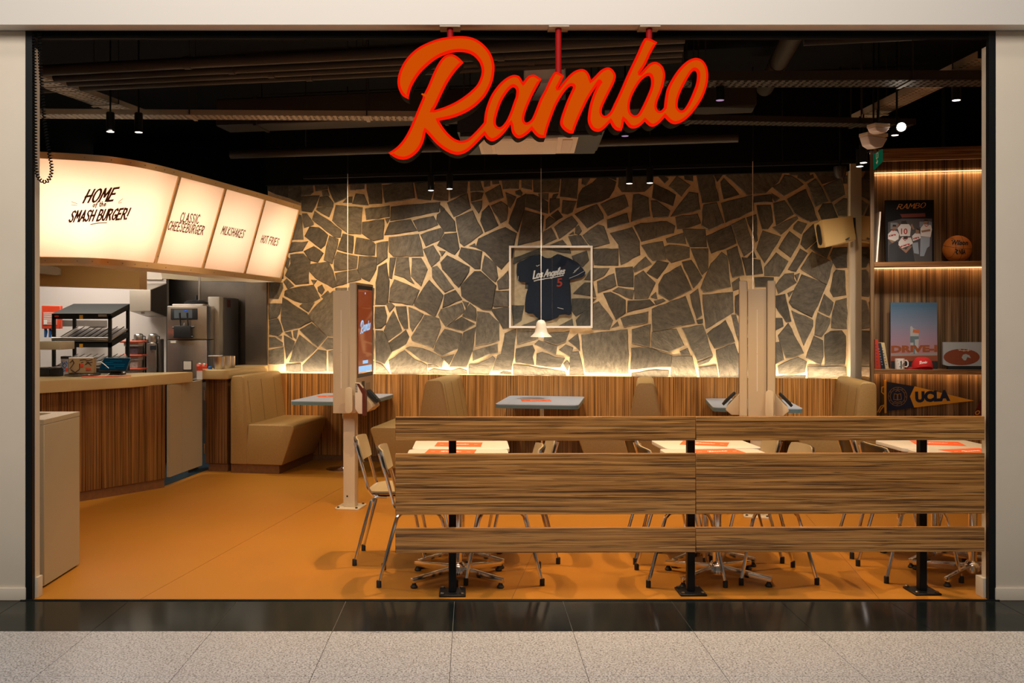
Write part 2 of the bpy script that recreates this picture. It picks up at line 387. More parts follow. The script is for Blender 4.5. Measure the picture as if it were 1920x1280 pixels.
# hand-lettered stroke alphabet
def el(cx, cy, rx, ry, a0=0, a1=360, n=12): return [(cx+rx*math.cos(math.radians(a0+(a1-a0)*i/n)), cy+ry*math.sin(math.radians(a0+(a1-a0)*i/n))) for i in range(n+1)]
GL = {
 'A': [[(0, 0), (.3, 1), (.52, 0)], [(.1, .33), (.46, .36)]],
 'B': [[(0, 0), (.05, 1), (.36, .93), (.42, .75), (.3, .55), (.04, .5)], [(.3, .55), (.48, .36), (.44, .1), (.25, 0), (0, 0)]],
 'C': [[(.48, .85), (.36, 1), (.18, .92), (.04, .6), (.04, .3), (.15, .05), (.33, .02), (.48, .18)]],
 'E': [[(.46, 1), (.06, .97), (0, 0), (.42, .02)], [(.03, .52), (.36, .54)]],
 'F': [[(.48, 1), (.06, .97), (0, 0)], [(.03, .52), (.38, .55)]],
 'G': [[(.48, .85), (.36, 1), (.18, .92), (.04, .6), (.04, .3), (.15, .05), (.33, .02), (.47, .2), (.47, .42), (.28, .42)]],
 'H': [[(0, 0), (.04, 1)], [(.42, 0), (.47, 1)], [(-.05, .47), (.5, .53)]],
 'I': [[(.05, 0), (.1, 1)]],
 'K': [[(0, 0), (.05, 1)], [(.46, 1), (.05, .45), (.46, 0)]],
 'L': [[(.05, 1), (0, 0), (.38, .02)]],
 'M': [[(0, 0), (.08, 1), (.30, .35), (.54, 1), (.58, 0)]],
 'N': [[(0, 0), (.05, 1), (.42, 0), (.47, 1)]],
 'O': [el(.26, .5, .25, .5)],
 'R': [[(0, 0), (.05, 1), (.38, .93), (.42, .7), (.3, .52), (.04, .48)], [(.2, .5), (.48, 0)]],
 'S': [[(.46, .88), (.32, 1), (.12, .92), (.07, .72), (.2, .56), (.36, .42), (.40, .2), (.28, .02), (.1, .03), (-.02, .18)]],
 'T': [[(0, .97), (.46, 1)], [(.23, .98), (.2, 0)]],
 'U': [[(.03, 1), (0, .3), (.1, .04), (.28, .02), (.40, .25), (.44, 1)]],
 'W': [[(0, 1), (.12, 0), (.3, .7), (.45, 0), (.62, 1)]],
 '!': [[(.16, 1), (.08, .32)], [(.04, .08), (.05, .0)]],
 '1': [[(0, .8), (.15, 1), (.15, 0)]], '0': [el(.22, .5, .2, .5)],
 'a': [el(.2, .28, .19, .28), [(.4, .56), (.38, .05), (.5, .05)]],
 'e': [[(.04, .28), (.36, .36), (.3, .54), (.12, .52), (.03, .25), (.15, .0), (.4, .12)]],
 'f': [[(.36, .9), (.26, 1), (.16, .8), (.06, -.2)], [(.0, .5), (.3, .54)]],
 'g': [el(.2, .28, .18, .27), [(.38, .55), (.34, -.3), (.15, -.36), (.02, -.22)]],
 'h': [[(.06, 1), (0, 0)], [(.02, .3), (.2, .55), (.33, .45), (.32, .05), (.42, .05)]],
 'i': [[(.05, .5), (.04, .05), (.14, .05)], [(.06, .72), (.07, .76)]],
 'l': [[(.0, .1), (.2, .7), (.2, 1), (.08, .9), (.04, .2), (.12, .0), (.25, .12)]],
 'm': [[(.02, .5), (0, 0)], [(0, .3), (.15, .54), (.25, .45), (.25, 0)], [(.25, .3), (.4, .54), (.5, .45), (.5, .05), (.6, .05)]],
 'n': [[(.02, .52), (0, 0)], [(0, .3), (.18, .55), (.32, .45), (.32, .05), (.42, .05)]],
 'o': [el(.18, .27, .17, .27), [(.25, .5), (.42, .45)]],
 's': [[(.3, .48), (.14, .54), (.08, .4), (.26, .24), (.26, .06), (.1, 0), (-.02, .1)]],
 't': [[(.14, .95), (.08, .15), (.16, .0), (.28, .1)], [(.0, .56), (.28, .6)]],
 'L2': [[(.36, .84), (.28, 1), (.16, .95), (.1, .3), (.02, .06), (.12, .0), (.45, .06)]],
}
def ribbon(mb, pts, wd, mp):
    pts = [Vector(p) for p in pts]
    for i in range(1, len(pts)-1):
        if (pts[i]-pts[i-1]).normalized().dot((pts[i+1]-pts[i]).normalized()) < .45:
            ribbon(mb, pts[:i+1], wd, mp); ribbon(mb, pts[i:], wd, mp); return
    n = len(pts); a, b = [], []
    for i, p in enumerate(pts):
        t = (pts[min(i+1, n-1)]-pts[max(i-1, 0)]).normalized(); q = Vector((-t.y, t.x))*wd/2
        e = t*wd*.35*(-1 if i == 0 else (1 if i == n-1 else 0))
        a.append(mb.bm.verts.new(mp(*(p+q+e)))); b.append(mb.bm.verts.new(mp(*(p-q+e))))
    for i in range(n-1): mb.bm.faces.new((a[i], b[i], b[i+1], a[i+1]))
def letters(mb, txt, bl, br, tl, surf, wd=.13, gap=.15, smooth=True):
    x = 0; items = []
    for ch in txt:
        if ch == ' ': x += .3; continue
        g = GL[ch]; mxx = max(p[0] for s_ in g for p in s_); items.append((x, g)); x += mxx+gap
    W = x-gap; bl, br, tl = Vector(bl), Vector(br), Vector(tl)
    def mp(u, v):
        p = bl+(br-bl)*(u/W)+(tl-bl)*v; return surf(p.x, p.y)
    for (ox, g) in items:
        for s_ in g: ribbon(mb, [(ox+p[0], p[1]) for p in s_], wd, mp)
    return mb
def plane_v(v): return lambda px, py: PV(px, py, v)
def prism_px(mb, pts, v, thick, bev=0):
    """outline seen at photo points, front face in the plane v, thickness going back into the room"""
    return mb.prism([PV(x, y, v) for x, y in pts], I(0, thick), bev)
# ================================================================== THE SETTING
# --- mall floor: granite tiles on a grout bed
DF = 5.21
g = struct(MB().bx(-7, 7, -3, DF-.012, -.03, -.0035).build('floor_corridor', 'grout'))
rows = [(4.687, DF-.014, 'granite_d'), (4.087, 4.687, 'granite'), (3.487, 4.087, 'granite'), (2.887, 3.487, 'granite')]
for r0, r1, mm in rows:
    for k in range(-6, 7):
        x0 = -.097+.6*k
        MB().bx(x0+.0012, x0+.5988, r0+.001, r1-.001, -.0034, 0, .0006, 1).build('tile', mm, g)
MB().bx(-7, 7, 4.688, DF-.0125, -.0036, -.0033).build('joint_bed', 'grout_l', g)
# --- restaurant floor in welded sheets, seams parallel to the booths
fl = struct(MB().prism([(-7, DF, -.03), (7, DF, -.03), (7, 14, -.03), (-7, 14, -.03)], (0, 0, .028)).build('floor', 'kick'))
us = [-6.8, -4.76, -2.734, -.70, 1.315, 3.34, 5.4, 7.4]
for a, b in zip(us, us[1:]):
    a += .0015; b -= .0015
    va, vb = (DF+a*sn)/cs, (DF+b*sn)/cs
    MB().prism([I(a, va, -.0019), I(b, vb, -.0019), I(b, 10.15, -.0019), I(a, 10.15, -.0019)], (0, 0, .0019)).build('sheet', 'floor', fl)
struct(MB().bx(-2.5, 2.92, DF-.016, DF+.006, -.002, .005, .002, 1).build('trim_threshold', 'black'))
# --- shopfront: bulkhead, piers, black frame, jambs
struct(MB().bx(-7, 7, 5.107, 5.212, 3.157, 5.2).build('wall_front_bulkhead', 'bulkhead'))
struct(MB().bx(-7, -2.478, 5.215, 5.30, 0, 3.157, .004).build('wall_front_left', 'paint'))
struct(MB().bx(2.905, 7, 5.215, 5.255, 0, 3.157, .004).build('wall_front_right', 'paint'))
struct(MB().bx(-7, -2.474, 5.203, 5.216, 0, .068, .003).build('baseboard_front_left', 'paint'))
struct(MB().bx(2.902, 7, 5.203, 5.216, 0, .068, .003).build('baseboard_front_right', 'paint'))
struct(MB().bx(-2.478, -2.440, 5.214, 5.245, 0, 3.157).build('trim_left', 'black'))
struct(MB().bx(2.868, 2.906, 5.214, 5.245, 0, 3.157).build('trim_right', 'black'))
struct(MB().bx(-2.440, 2.868, 5.214, 5.245, 3.115, 3.157).build('trim_top', 'blackmatt'))
struct(MB().bx(-2.6, -2.438, 5.246, 5.300, 0, 3.07).build('wall_left_jamb', 'jamb'))
struct(MB().bx(2.872, 3.05, 5.246, 5.296, 0, 3.08).build('wall_right_jamb', 'jamb'))
struct(MB().bx(2.855, 3.05, 5.25, 5.33, 0, .11, .003).build('baseboard_right', 'jamb'))
struct(MB().bx(-2.6, -2.425, 5.25, 5.31, 0, .115, .003).build('baseboard_left', 'jamb'))
# --- shell of the dining room
struct(MB().bx(-7, 7, 5.24, 14, 4.0, 4.1).build('ceiling', 'blackmatt'))
struct(MB().bx(-6.1, -6.0, 5.2, 14, 0, 4.0).build('wall_left', 'steel_w'))
struct(MB().bx(6.0, 6.1, 5.2, 12, 0, 4.0).build('wall_right', 'paint'))
wb = MB(); wb.prism([I(-4.165, 10.126, 0), I(2.16, 10.126, 0), I(2.16, 10.126, 3.16), I(-4.165, 10.126, 3.16)], I(0, .2))
wall = struct(wb.build('wall_back', 'mortar'))
struct(MB().prism([I(-4.17, 10.05, 3.085), I(2.3, 10.05, 3.078), I(2.3, 10.05, 4.0), I(-4.17, 10.05, 4.0)], I(0, .3)).build('trim_upper_wall', 'blackmatt'))
struct(MB().bx(-6.0, -3.58, 11.0, 11.1, 0, 2.45).build('wall_kitchen', 'steel_w'))
struct(MB().prism([I(-4.165, 10.13, 0), I(-4.165, 12.0, 0), I(-4.165, 12.0, 4), I(-4.165, 10.13, 4)], I(.1, 0)).build('wall_kitchen_side', 'steel_d'))
struct(MB().prism([I(2.9, 9.72, 0), I(7, 9.72, 0), I(7, 9.72, 4), I(2.9, 9.72, 4)], I(0, .1)).build('wall_back_right', 'blackmatt'))
struct(MB().prism([I(2.16, 10.13, 0), I(3.0, 10.13, 0), I(3.0, 10.13, 4), I(2.16, 10.13, 4)], I(0, .1)).build('wall_back_return', 'blackmatt'))
# beige pier between the stone and the shelf unit
struct(MB().prism([I(2.098, 10.02, 0), I(2.24, 10.02, 0), I(2.24, 10.02, 3.16), I(2.098, 10.02, 3.16)], I(0, .11), .004).build('wall_right_pier', 'jamb'))
struct(MB().prism([I(-7.5, 11.98, 2.4), I(-4.0, 11.98, 2.4), I(-4.0, 11.98, 4), I(-7.5, 11.98, 4)], I(0, .1)).build('wall_kitchen_upper', 'blackmatt'))
struct(MB().bx(-6.0, -5.98, 5.2, 14, 2.4, 4.0).build('wall_left_upper', 'blackmatt'))
struct(MB().prism([I(-4.168, 10.13, 2.3), I(-4.168, 12.0, 2.3), I(-4.168, 12.0, 4), I(-4.168, 10.13, 4)], I(-.01, 0)).build('wall_kitchen_side_upper', 'blackmatt'))
# --- crazy paving: every stone a piece of its own, outlined from the wall
ZO = {'L1': (480, 320, 5.3333), 'S1': (480, 320, 4), 'S2': (860, 400, 4), 'S3': (1240, 320, 4), 'S4': (1240, 480, 4), 'B1': (490, 540, 4.8), 'B2': (690, 540, 4.8),
      'T1': (900, 310, 4.8), 'T2': (1200, 300, 4.8), 'R1': (1430, 480, 5.335)}
ST = {
'L1': '''120,150 320,145 318,270 200,235 120,200|325,145 445,150 445,320 325,270|460,150 565,145 570,215 540,240 450,250|450,260 635,250 560,415 460,400|590,145 715,135 715,185 600,205|665,205 715,195 735,250 670,250|722,140 918,130 920,260 790,320|640,265 720,252 775,320 770,370 680,355 615,360|615,370 680,365 765,375 730,465 605,390|940,135 985,140 1000,195 945,195|990,135 1085,130 1080,185 1000,190|965,330 1000,230 1080,240 1125,345|870,320 920,265 965,260 960,320|800,345 1065,370 1050,635 925,630 765,500|590,405 855,590 845,665 785,665 565,490|465,430 510,430 575,520 575,540 485,570|340,690 430,440 455,450 475,685|540,560 630,570 720,645 690,745 650,780 490,655|735,650 825,685 800,800 765,930 680,890 705,760|870,630 975,655 965,825 815,785|325,725 520,705 465,800 300,825|480,805 580,757 675,825 620,915 545,895|345,840 475,830 545,905 525,1040 530,1125 400,1135 295,1045 350,930|276,925 310,860 340,880 318,985|545,935 725,910 770,1000 815,1150 765,1170 600,1075 540,1010|815,810 1015,855 1005,975 785,1000 785,870|795,1025 1010,985 1050,1085 815,1145|280,1110 310,1080 380,1150 320,1175|215,1080 270,960 275,1075 240,1085|620,1165 660,1140 685,1190 660,1235 625,1200|555,1090 610,1095 580,1135|135,1115 265,1120 270,1175 225,1275 135,1275''',
'S1': '''220,900 250,885 430,855 480,955 420,985 330,985 215,935|490,945 540,900 585,960 585,1000|830,95 940,90 945,245 850,250|950,110 1175,80 1190,205 970,240|1190,95 1290,85 1345,110 1310,220 1215,210|1345,90 1445,85 1440,225 1330,215|1460,85 1590,72 1580,165 1460,210|1605,70 1680,65 1705,150 1610,155|1610,165 1705,165 1690,210 1615,230|820,285 1000,262 1000,345 830,368|1015,270 1380,235 1370,310 1010,375|800,385 960,365 955,510 880,525 795,470|970,360 1005,355 985,395|1005,390 1160,365 1210,450 965,482|1180,375 1330,340 1365,405 1220,455|1375,250 1415,285 1385,310|1435,240 1585,170 1610,280 1485,345|1360,330 1415,290 1490,380 1500,455 1410,455 1355,375|1500,350 1625,300 1700,465 1560,565 1530,540|1615,240 1695,225 1690,280 1670,320|755,500 860,520 895,550 890,635 740,620|905,545 990,530 985,650 910,705|1000,500 1220,475 1255,640 1030,640 1000,610|1235,480 1385,430 1410,465 1375,520 1275,565|1415,475 1505,465 1525,585 1490,630 1360,560|1540,575 1695,605 1680,735 1640,735 1520,640|1255,590 1330,560 1380,640 1375,670 1315,720|1375,600 1420,605 1395,640|775,640 905,650 900,740 850,830 790,800 765,740|1055,650 1145,650 1160,800 1190,850 1110,800 1040,780|1170,655 1240,655 1285,740 1240,865 1165,790|1005,655 1050,650 1020,810 1000,800|920,720 980,690 1000,830 990,1000 895,1000 900,840|1385,690 1435,635 1600,720 1595,760 1520,875 1400,740|1320,725 1360,715 1485,880 1415,910 1325,800|1010,880 1040,815 1225,895 1175,1005 1000,980|1190,990 1300,820 1405,935 1345,1090 1190,1010|1415,930 1495,895 1545,965 1400,1025|1640,755 1685,755 1800,860 1765,1045 1700,1040 1545,940 1535,860|1715,635 1800,700 1815,800 1795,835 1695,745|1600,565 1640,545 1650,575|1800,900 1890,910 1890,1020 1780,1010''',
'B1': '''70,140 185,140 165,230 140,265 70,280|75,290 150,275 175,330 190,390 150,425 75,410|75,440 120,440 190,490 190,515 75,530|70,560 200,530 205,680 70,680|140,430 185,430 180,460|195,85 410,225 450,300 350,350 210,385 180,290|345,160 380,135 480,130 425,215|425,240 500,150 570,90 655,20 660,430 600,430 460,300|215,400 265,390 280,450|287,385 330,375 315,460 292,440|348,375 455,315 590,435 510,525|205,425 300,480 290,540 225,640|345,420 500,540 370,665 250,665|225,690 355,675 355,750 230,745|375,690 510,555 585,565 585,745 375,750|540,520 600,445 660,450 660,535 590,550|605,570 650,555 650,745 605,745|670,0 850,0 850,160 670,170|670,190 860,180 860,420 670,410|670,560 850,540 840,700 680,740|875,5 1015,0 1010,150 870,155|870,175 1008,172 1008,355 872,370|872,390 1012,378 1015,640 880,560|885,590 1015,660 1012,760 872,755|1025,170 1110,165 1130,250 1120,320 1080,360 1025,360|1125,140 1165,130 1200,160 1155,215|1030,380 1095,385 1140,480 1175,575 1110,680 1030,650|1030,665 1090,690 1155,765 1030,765|1105,380 1190,205 1265,380 1140,470|1210,165 1305,165 1320,360 1285,360 1245,290''',
'B2': '''365,170 500,235 400,390 380,350|190,490 340,375 370,440 340,500 220,570|510,240 640,275 655,350 585,540 400,470 390,440|635,240 660,190 845,130 870,210 700,345 655,280|850,115 905,130 880,180|850,250 920,140 970,185 970,295|715,345 845,260 960,320 860,380|985,210 1090,225 1180,310 1180,470 970,520|610,500 690,370 845,410 810,540 670,610 595,560|340,540 380,525 500,545 660,620 680,650 660,710 480,650|190,650 330,560 420,640 530,690 525,770 215,770|540,690 590,685 640,710 540,715|670,625 775,595 730,690|735,705 810,560 860,400 970,350 940,560 885,710|540,745 590,725 740,745 830,720 885,740 890,770 540,770|945,565 1165,500 1165,580 1070,600 945,655|910,690 970,690 1080,640 1120,610 1145,635 1085,775 910,770|1120,740 1170,600 1200,590 1230,410 1335,365 1310,620 1290,735|1180,765 1220,745 1285,755 1290,775|1345,365 1500,370 1530,450 1345,505|1335,545 1480,515 1500,560 1480,620 1495,690 1330,670|1500,505 1540,470 1700,520 1690,595|1520,590 1570,575 1680,620 1770,630 1730,710 1660,710 1515,690|1310,690 1500,710 1770,750 1780,785 1310,780|1720,555 1780,510 1845,535 1820,620|1760,680 1790,650 1815,680 1795,740|1105,190 1270,175 1275,355 1215,365 1180,300|1135,170 1160,35 1270,25 1270,160''',
'S2': '''150,190 350,105 435,150 400,330 320,420 200,290 130,255|1135,150 1300,105 1355,210 1360,310 1215,385 1200,235|1010,265 1195,265 1195,390 1020,385|1370,240 1530,210 1555,345 1455,355|1310,410 1400,325 1445,380 1320,440|1410,445 1490,355 1575,370 1490,490|1175,410 1305,400 1310,550 1195,540|1320,470 1385,430 1475,520 1420,635 1320,640|1155,580 1200,555 1315,575 1300,640|1085,600 1140,590 1250,650 1250,745 1180,795|1270,655 1430,645 1470,685 1265,740|1440,625 1478,590 1488,640|1465,655 1530,640 1550,655 1480,685|1215,785 1420,735 1415,815 1240,850|1040,510 1165,450 1180,540 1045,595|1000,410 1130,410 1090,465 1020,500 945,495|1145,855 1190,810 1200,840|1010,680 1050,660 1155,800 1130,870 1000,870|920,910 1265,870 1275,1060 1270,1195 950,1190|1300,870 1440,830 1430,1000 1300,970|1295,1010 1420,1010 1600,1065 1590,1150 1500,1150 1290,1170|1450,890 1630,865 1690,990 1580,1040 1445,1005|1300,1196 1480,1172 1575,1178 1570,1222 1300,1222|1610,1075 1750,1075 1780,1220 1590,1220|1450,715 1700,620 1770,820 1455,885|1500,530 1540,460 1665,390 1745,570 1580,650 1500,600|840,1040 900,1035 940,1210 830,1210|650,905 830,880 800,960 740,985 640,950|825,955 895,900 910,1030|420,330 600,265 610,300 500,335 410,380|640,265 830,255 840,300 760,290|850,320 960,280 975,350 930,400 860,350|860,600 945,520 1005,520 1030,625|850,640 1030,640 930,740 880,770 850,730|400,690 490,690 470,800 410,840|880,800 990,690 990,840 890,850|470,840 600,790 700,800 560,850|720,860 850,790 860,850|290,510 370,430 378,560 300,570|500,400 620,360 640,560 500,560|660,360 840,400 830,560 660,560''',
'T1': '''35,140 90,130 90,185 40,195|110,125 165,120 170,165 115,170|195,120 350,115 345,210 210,215|375,125 465,115 465,220 375,205|480,115 720,110 705,240 485,240|735,115 885,110 870,300 720,280|920,105 985,100 985,130 950,180 915,170|45,250 180,175 210,290 85,335|230,245 325,285 270,385 250,360|320,235 360,220 380,250 370,275 325,260|258,520 330,305 415,255 400,390 340,600|420,265 480,265 610,330 610,435 410,375|525,255 615,255 610,310 540,295|650,290 660,265 705,255 680,295|630,300 715,300 715,370 630,430|745,315 865,325 830,420 790,440 735,430|890,260 925,205 1010,160 1070,100 1130,105 1225,150 1205,220 1160,290 1090,325 870,385|1130,100 1225,95 1225,135|1255,95 1560,90 1550,170 1510,210 1480,235 1280,240 1245,190|1085,350 1300,265 1335,370 1150,455|855,440 1050,350 1105,440 1110,480 965,565|1380,265 1430,260 1515,295 1530,460 1360,510|100,365 190,325 250,365 240,490 185,520|20,420 80,360 165,540 45,600 5,500|340,720 400,405 575,455 545,670|595,490 625,460 690,500 590,575|640,450 700,405 745,465 690,495|670,555 825,455 880,520 860,550 715,660|570,600 640,560 690,660 570,715|1145,490 1320,430 1340,515 1150,565|925,630 1060,535 1115,550 1165,700 1010,740|860,560 890,540 915,590 890,625 855,610|795,640 905,630 970,715 830,720|630,715 740,670 780,715|800,625 840,595 845,620|1385,545 1450,520 1680,505 1755,545 1740,610 1455,685|1550,290 1565,165 1760,265 1735,365|1540,320 1590,320 1710,410 1690,465 1560,470|1605,100 1640,88 1695,125 1660,160|1700,190 1770,95 1890,180 1810,280''',
'T2': '''395,135 475,130 475,190 405,175|275,510 440,290 520,300 540,445 400,480|510,140 560,130 650,125 710,365 560,385|660,125 750,125 695,195|725,200 755,165 890,310 755,350|770,140 900,115 1280,115 1240,200 1130,295 960,310|570,405 690,385 755,570 620,630 555,590|730,390 1010,315 1020,455 770,565|1025,330 1175,310 1190,380 1025,385|1185,300 1255,345 1215,375 1185,340|1195,240 1260,210 1300,135 1360,145 1470,220 1290,325|1345,108 1410,108 1410,140 1350,135|1420,108 1520,106 1530,170 1490,195 1420,160|1525,145 1555,130 1560,160 1530,170|1570,108 1760,105 1790,165 1640,215|1505,220 1580,170 1690,370 1580,420|1650,235 1805,165 1840,310 1720,380|1830,155 1860,140 1860,210 1830,210|1320,355 1490,265 1600,540 1530,555 1390,480|1200,390 1300,365 1380,490 1225,585|1050,410 1175,405 1195,560 1150,620 1100,620|960,520 1045,490 1060,720 1040,740|320,515 515,485 545,570 460,600 335,620|1190,605 1410,505 1420,530 1270,670|1385,590 1420,550 1500,575 1450,665 1380,620|1605,460 1645,395 1725,390 1780,520 1640,550|1750,405 1830,345 1860,350 1860,510 1790,500''',
'S3': '''335,490 520,410 560,545 375,620|525,405 625,355 690,590 620,640 575,540|715,590 760,450 895,495 775,690|880,580 960,455 1040,515 970,650|160,440 328,440 340,570 215,570|35,510 165,465 185,550 45,540|20,570 60,555 210,575 210,650 75,690 35,650|220,585 350,585 350,740 305,780|155,685 225,670 305,800 240,880|295,880 370,700 450,610 490,640 520,870 320,910|490,600 570,565 620,780 535,800|605,650 740,670 760,770 640,785|775,720 860,615 950,680 885,790 775,785|950,740 1040,585 1095,620 1010,755|1045,735 1130,610 1285,690 1240,850|1115,580 1170,530 1280,560 1240,650|1265,640 1290,580 1390,575 1390,725 1310,725|1290,770 1310,745 1375,750 1385,930 1290,945 1265,900|215,930 275,885 305,1080 265,1110|310,930 535,910 540,1060 335,1185 320,1060|265,1120 310,1110 310,1140 275,1145|530,840 585,800 595,880 540,900|700,800 840,800 840,870 705,870|555,940 590,920 590,1090 555,1060|1045,550 1065,475 1140,400 1165,520 1085,590|640,660 690,600 710,650|600,920 690,890 700,1080 600,1100|720,900 850,900 850,1100 720,1090''',
'S4': '''345,580 480,480 550,640 400,690|410,705 550,655 590,760 590,910 440,910|155,540 310,515 385,740 270,785|270,800 385,755 350,795 280,820|80,755 230,750 265,905 80,905|280,835 410,815 425,905 290,910|140,715 195,690 215,740 150,740|525,440 560,440 590,560 580,640|600,480 840,470 850,640 610,660|610,680 850,670 850,900 610,905''',
'R1': '''130,290 220,180 310,170 310,230 335,265 160,375|320,190 370,170 345,245|265,460 390,185 635,290 600,370 495,610 300,510|250,370 310,340 265,410|125,400 225,380 285,650 235,655 125,495|290,545 500,640 500,700 410,895|155,795 255,670 410,970 230,1020|560,545 615,380 705,465 665,595|550,565 675,625 670,670 590,805 520,785|700,560 730,450 840,420 840,725 685,715|620,790 680,750 790,745 830,800 820,1080 620,1100|450,960 510,800 600,845 605,1000 580,1090 435,1015|125,620 195,620 205,700 130,740|130,865 165,860 210,1035 130,1075|150,1100 350,1010 440,1055 415,1160 290,1185 165,1175|450,1105 830,1105 835,1195 740,1215 455,1225|125,1200 290,1195 430,1190 420,1228 125,1228''',
}
SV = 10.126
rs = random.Random(11)
for zk, txt in ST.items():
    ox, oy, sc = ZO[zk]
    for poly in txt.split('|'):
        pp = [tuple(map(float, q.split(','))) for q in poly.split()]
        uv = []
        for (x, y) in pp:
            p = PV(ox+x/sc, oy+y/sc, SV); u, _ = UV(p); uv.append(Vector((u, p.z)))
        A = sum(a.x*b.y-b.x*a.y for a, b in zip(uv, uv[1:]+uv[:1]))
        if A < 0: uv.reverse()
        out = []
        for a, b in zip(uv, uv[1:]+uv[:1]):
            d = b-a; n = max(1, int(d.length/.065)); nr = Vector((d.y, -d.x)).normalized()
            for k in range(n):
                q = a+d*(k/n); j = rs.uniform(-.005, .006) if k else 0
                out.append(q+nr*j)
        c = sum(out, Vector((0, 0)))/len(out)
        out = [q+(q-c).normalized()*.0042 for q in out]
        h = rs.uniform(.008, .016); tx, ty = rs.uniform(-.012, .012), rs.uniform(-.012, .012)
        mb = MB(); n = len(out); A0, A1, A2 = [], [], []
        for q in out:
            r = q-c; f = max(.0, 1-.007/max(r.length, .02))
            hh = h+r.x*tx+r.y*ty
            q2 = c+r*f
            A0.append(mb.bm.verts.new(I(q.x, SV+.004, q.y))); A1.append(mb.bm.verts.new(I(q.x, SV-hh*.6, q.y)))
            A2.append(mb.bm.verts.new(I(q2.x, SV-hh, q2.y)))
        for i in range(n):
            j = (i+1) % n
            mb.bm.faces.new((A0[i], A0[j], A1[j], A1[i])); mb.bm.faces.new((A1[i], A1[j], A2[j], A2[i]))
        mb.bm.faces.new(A2)
        mb.build('stone', 'stone', wall, False, 20)
# --- wainscot in veneered panels, LED line behind its top edge
wn = struct(thing('trim_wainscot', None, None, I(0, 10.04), -TH))
pu = [-4.14, -3.05, -1.99, -.97, .06, 1.08, 2.12]
for a, b in zip(pu, pu[1:]): MB().bx(a+.0008, b-.0008, 0, .022, .06, .968, .001, 1).build('panel', 'veneer', wn)
MB().bx(-4.14, 2.12, .01, .03, 0, .06).build('plinth', 'kick', wn)
MB().bx(-4.14, 2.12, .030, .042, .93, .955).build('led_line', 'ledw', wn)

# ================================================================== THE SIGN
SA = '''A 390,1150,c 300,1100 240,1010 215,900 225,790 260,680 330,550 430,430 560,325 720,245 880,190 1050,160 1220,148 1380,165 1520,225 1640,330 1720,450 1765,600 1765,720 1745,840 1700,960
B 1630,150 1550,245 1450,335 1300,430 1100,510 880,558,c 940,660 1020,760 1110,840 1200,880 1270,880 1340,855 1430,775 1530,670 1597,590,c
C 80,690 120,550 180,410 260,290 340,200 430,130 520,90 590,92 640,120 690,205,c 720,160 770,105 840,80 900,95 985,153,c 870,360 800,510 750,630 715,740 710,810 730,845 770,840 820,800 860,720 900,620 960,470 1040,320 1100,190 1160,80 1200,40 1250,45 1345,95,c 1300,200 1232,328,c 1340,190 1440,80
D 130,485 210,465 270,490 310,550 325,603,c 380,550 450,480 530,445 590,465 635,530 635,590 610,660 560,760 510,860 470,950 460,1010 480,1050 520,1050 570,1000 620,900 700,730 800,500 900,290 990,95 1040,78 1090,90 1162,128,c 1080,270 1010,420 925,543,c 990,470 1060,400 1130,375 1190,395 1240,450 1262,540 1250,630 1220,740 1175,850 1155,930 1170,985 1210,990 1252,945,c 1265,830 1290,710 1350,590 1430,470 1520,380 1600,335 1670,327 1740,360 1790,440 1808,550 1790,680 1740,820 1660,950 1570,1060 1480,1130 1390,1157 1320,1130 1262,1072,c 1200,1140 1130,1185 1070,1180 1008,1125,c 950,1180 880,1210 810,1195 740,1108,c 735,1170 715,1240,c 650,1235 600,1190 570,1135,c 510,1200 450,1245 390,1250 330,1215 290,1130 290,1040 310,920 350,790 400,680 452,603,c 390,690 300,830 230,970 170,1100 130,1200 105,1272,c
C 1440,1015 1370,980 1310,920 1285,850 1300,760 1340,640 1400,480 1470,330 1490,280 1482,262 1455,260 1410,290 1330,390 1230,560 1150,760 1090,930 1050,1085,c 960,1085 890,1040 827,965,c 770,1020 690,1075 620,1095 560,1065 510,990 490,868,c 430,960 340,1060 250,1125 180,1140 110,1100 70,1045,c
B 1500,900 1420,980 1320,1060 1210,1100 1100,1090 970,1030 840,930 740,820 665,735,c 640,860 600,960 540,1050 450,1130 350,1175 250,1175 160,1140 70,1075,c 130,1040 230,960 320,850 400,710 470,550 540,380 620,190
A 620,1110 700,950 780,760 860,600 930,500 1000,450 1080,435 1150,460 1215,510 1270,568,c 1180,660 1100,760 1010,900 920,1080 860,1210
B 820,350 782,398,c 870,375 1000,330 1150,260 1290,170 1400,80
A 1485,930 1540,820 1562,720 1555,640 1520,550 1440,460 1340,410 1220,393 1090,405 960,445 830,510 700,610 580,730 490,860 430,980 400,1090'''
SH = ['C 540,278 580,320 575,420 540,520 480,690 420,820 350,905 300,920 260,885 255,800 290,660 350,500 430,370 490,300',
      'D 1050,545 1085,580 1085,680 1040,800 980,930 920,1030 870,1050 825,1010 815,920 840,820 900,700 970,600',
      'D 1640,480 1670,520 1660,640 1600,800 1540,920 1490,980 1450,985 1420,940 1430,840 1480,710 1550,580 1600,505']
SZ = {'A': (720, 50, 8.532), 'B': (720, 160, 8.532), 'C': (900, 130, 8.532), 'D': (1060, 60, 6.736)}
def sign_pts(t):
    o = []
    for ln in t.split('\n'):
        z, *ps = ln.split(); ox, oy, sc = SZ[z]
        for p in ps:
            q = p.split(','); o.append((ox+float(q[0])/sc, oy+float(q[1])/sc)+((1,) if len(q) > 2 else ()))
    return o
SIGN = [spl(sign_pts(SA), 5)]+[spl(sign_pts(t), 5) for t in SH]
DS = 5.05
def sgn(c): return [((x-CX)/F*DS, H+(CY-y)/F*DS) for x, y in c]
SGN = [sgn(c) for c in SIGN]
sg = thing('shop_sign', 'big glowing orange script sign hanging under the white bulkhead', 'sign', (.45, 5.16, 3.157))
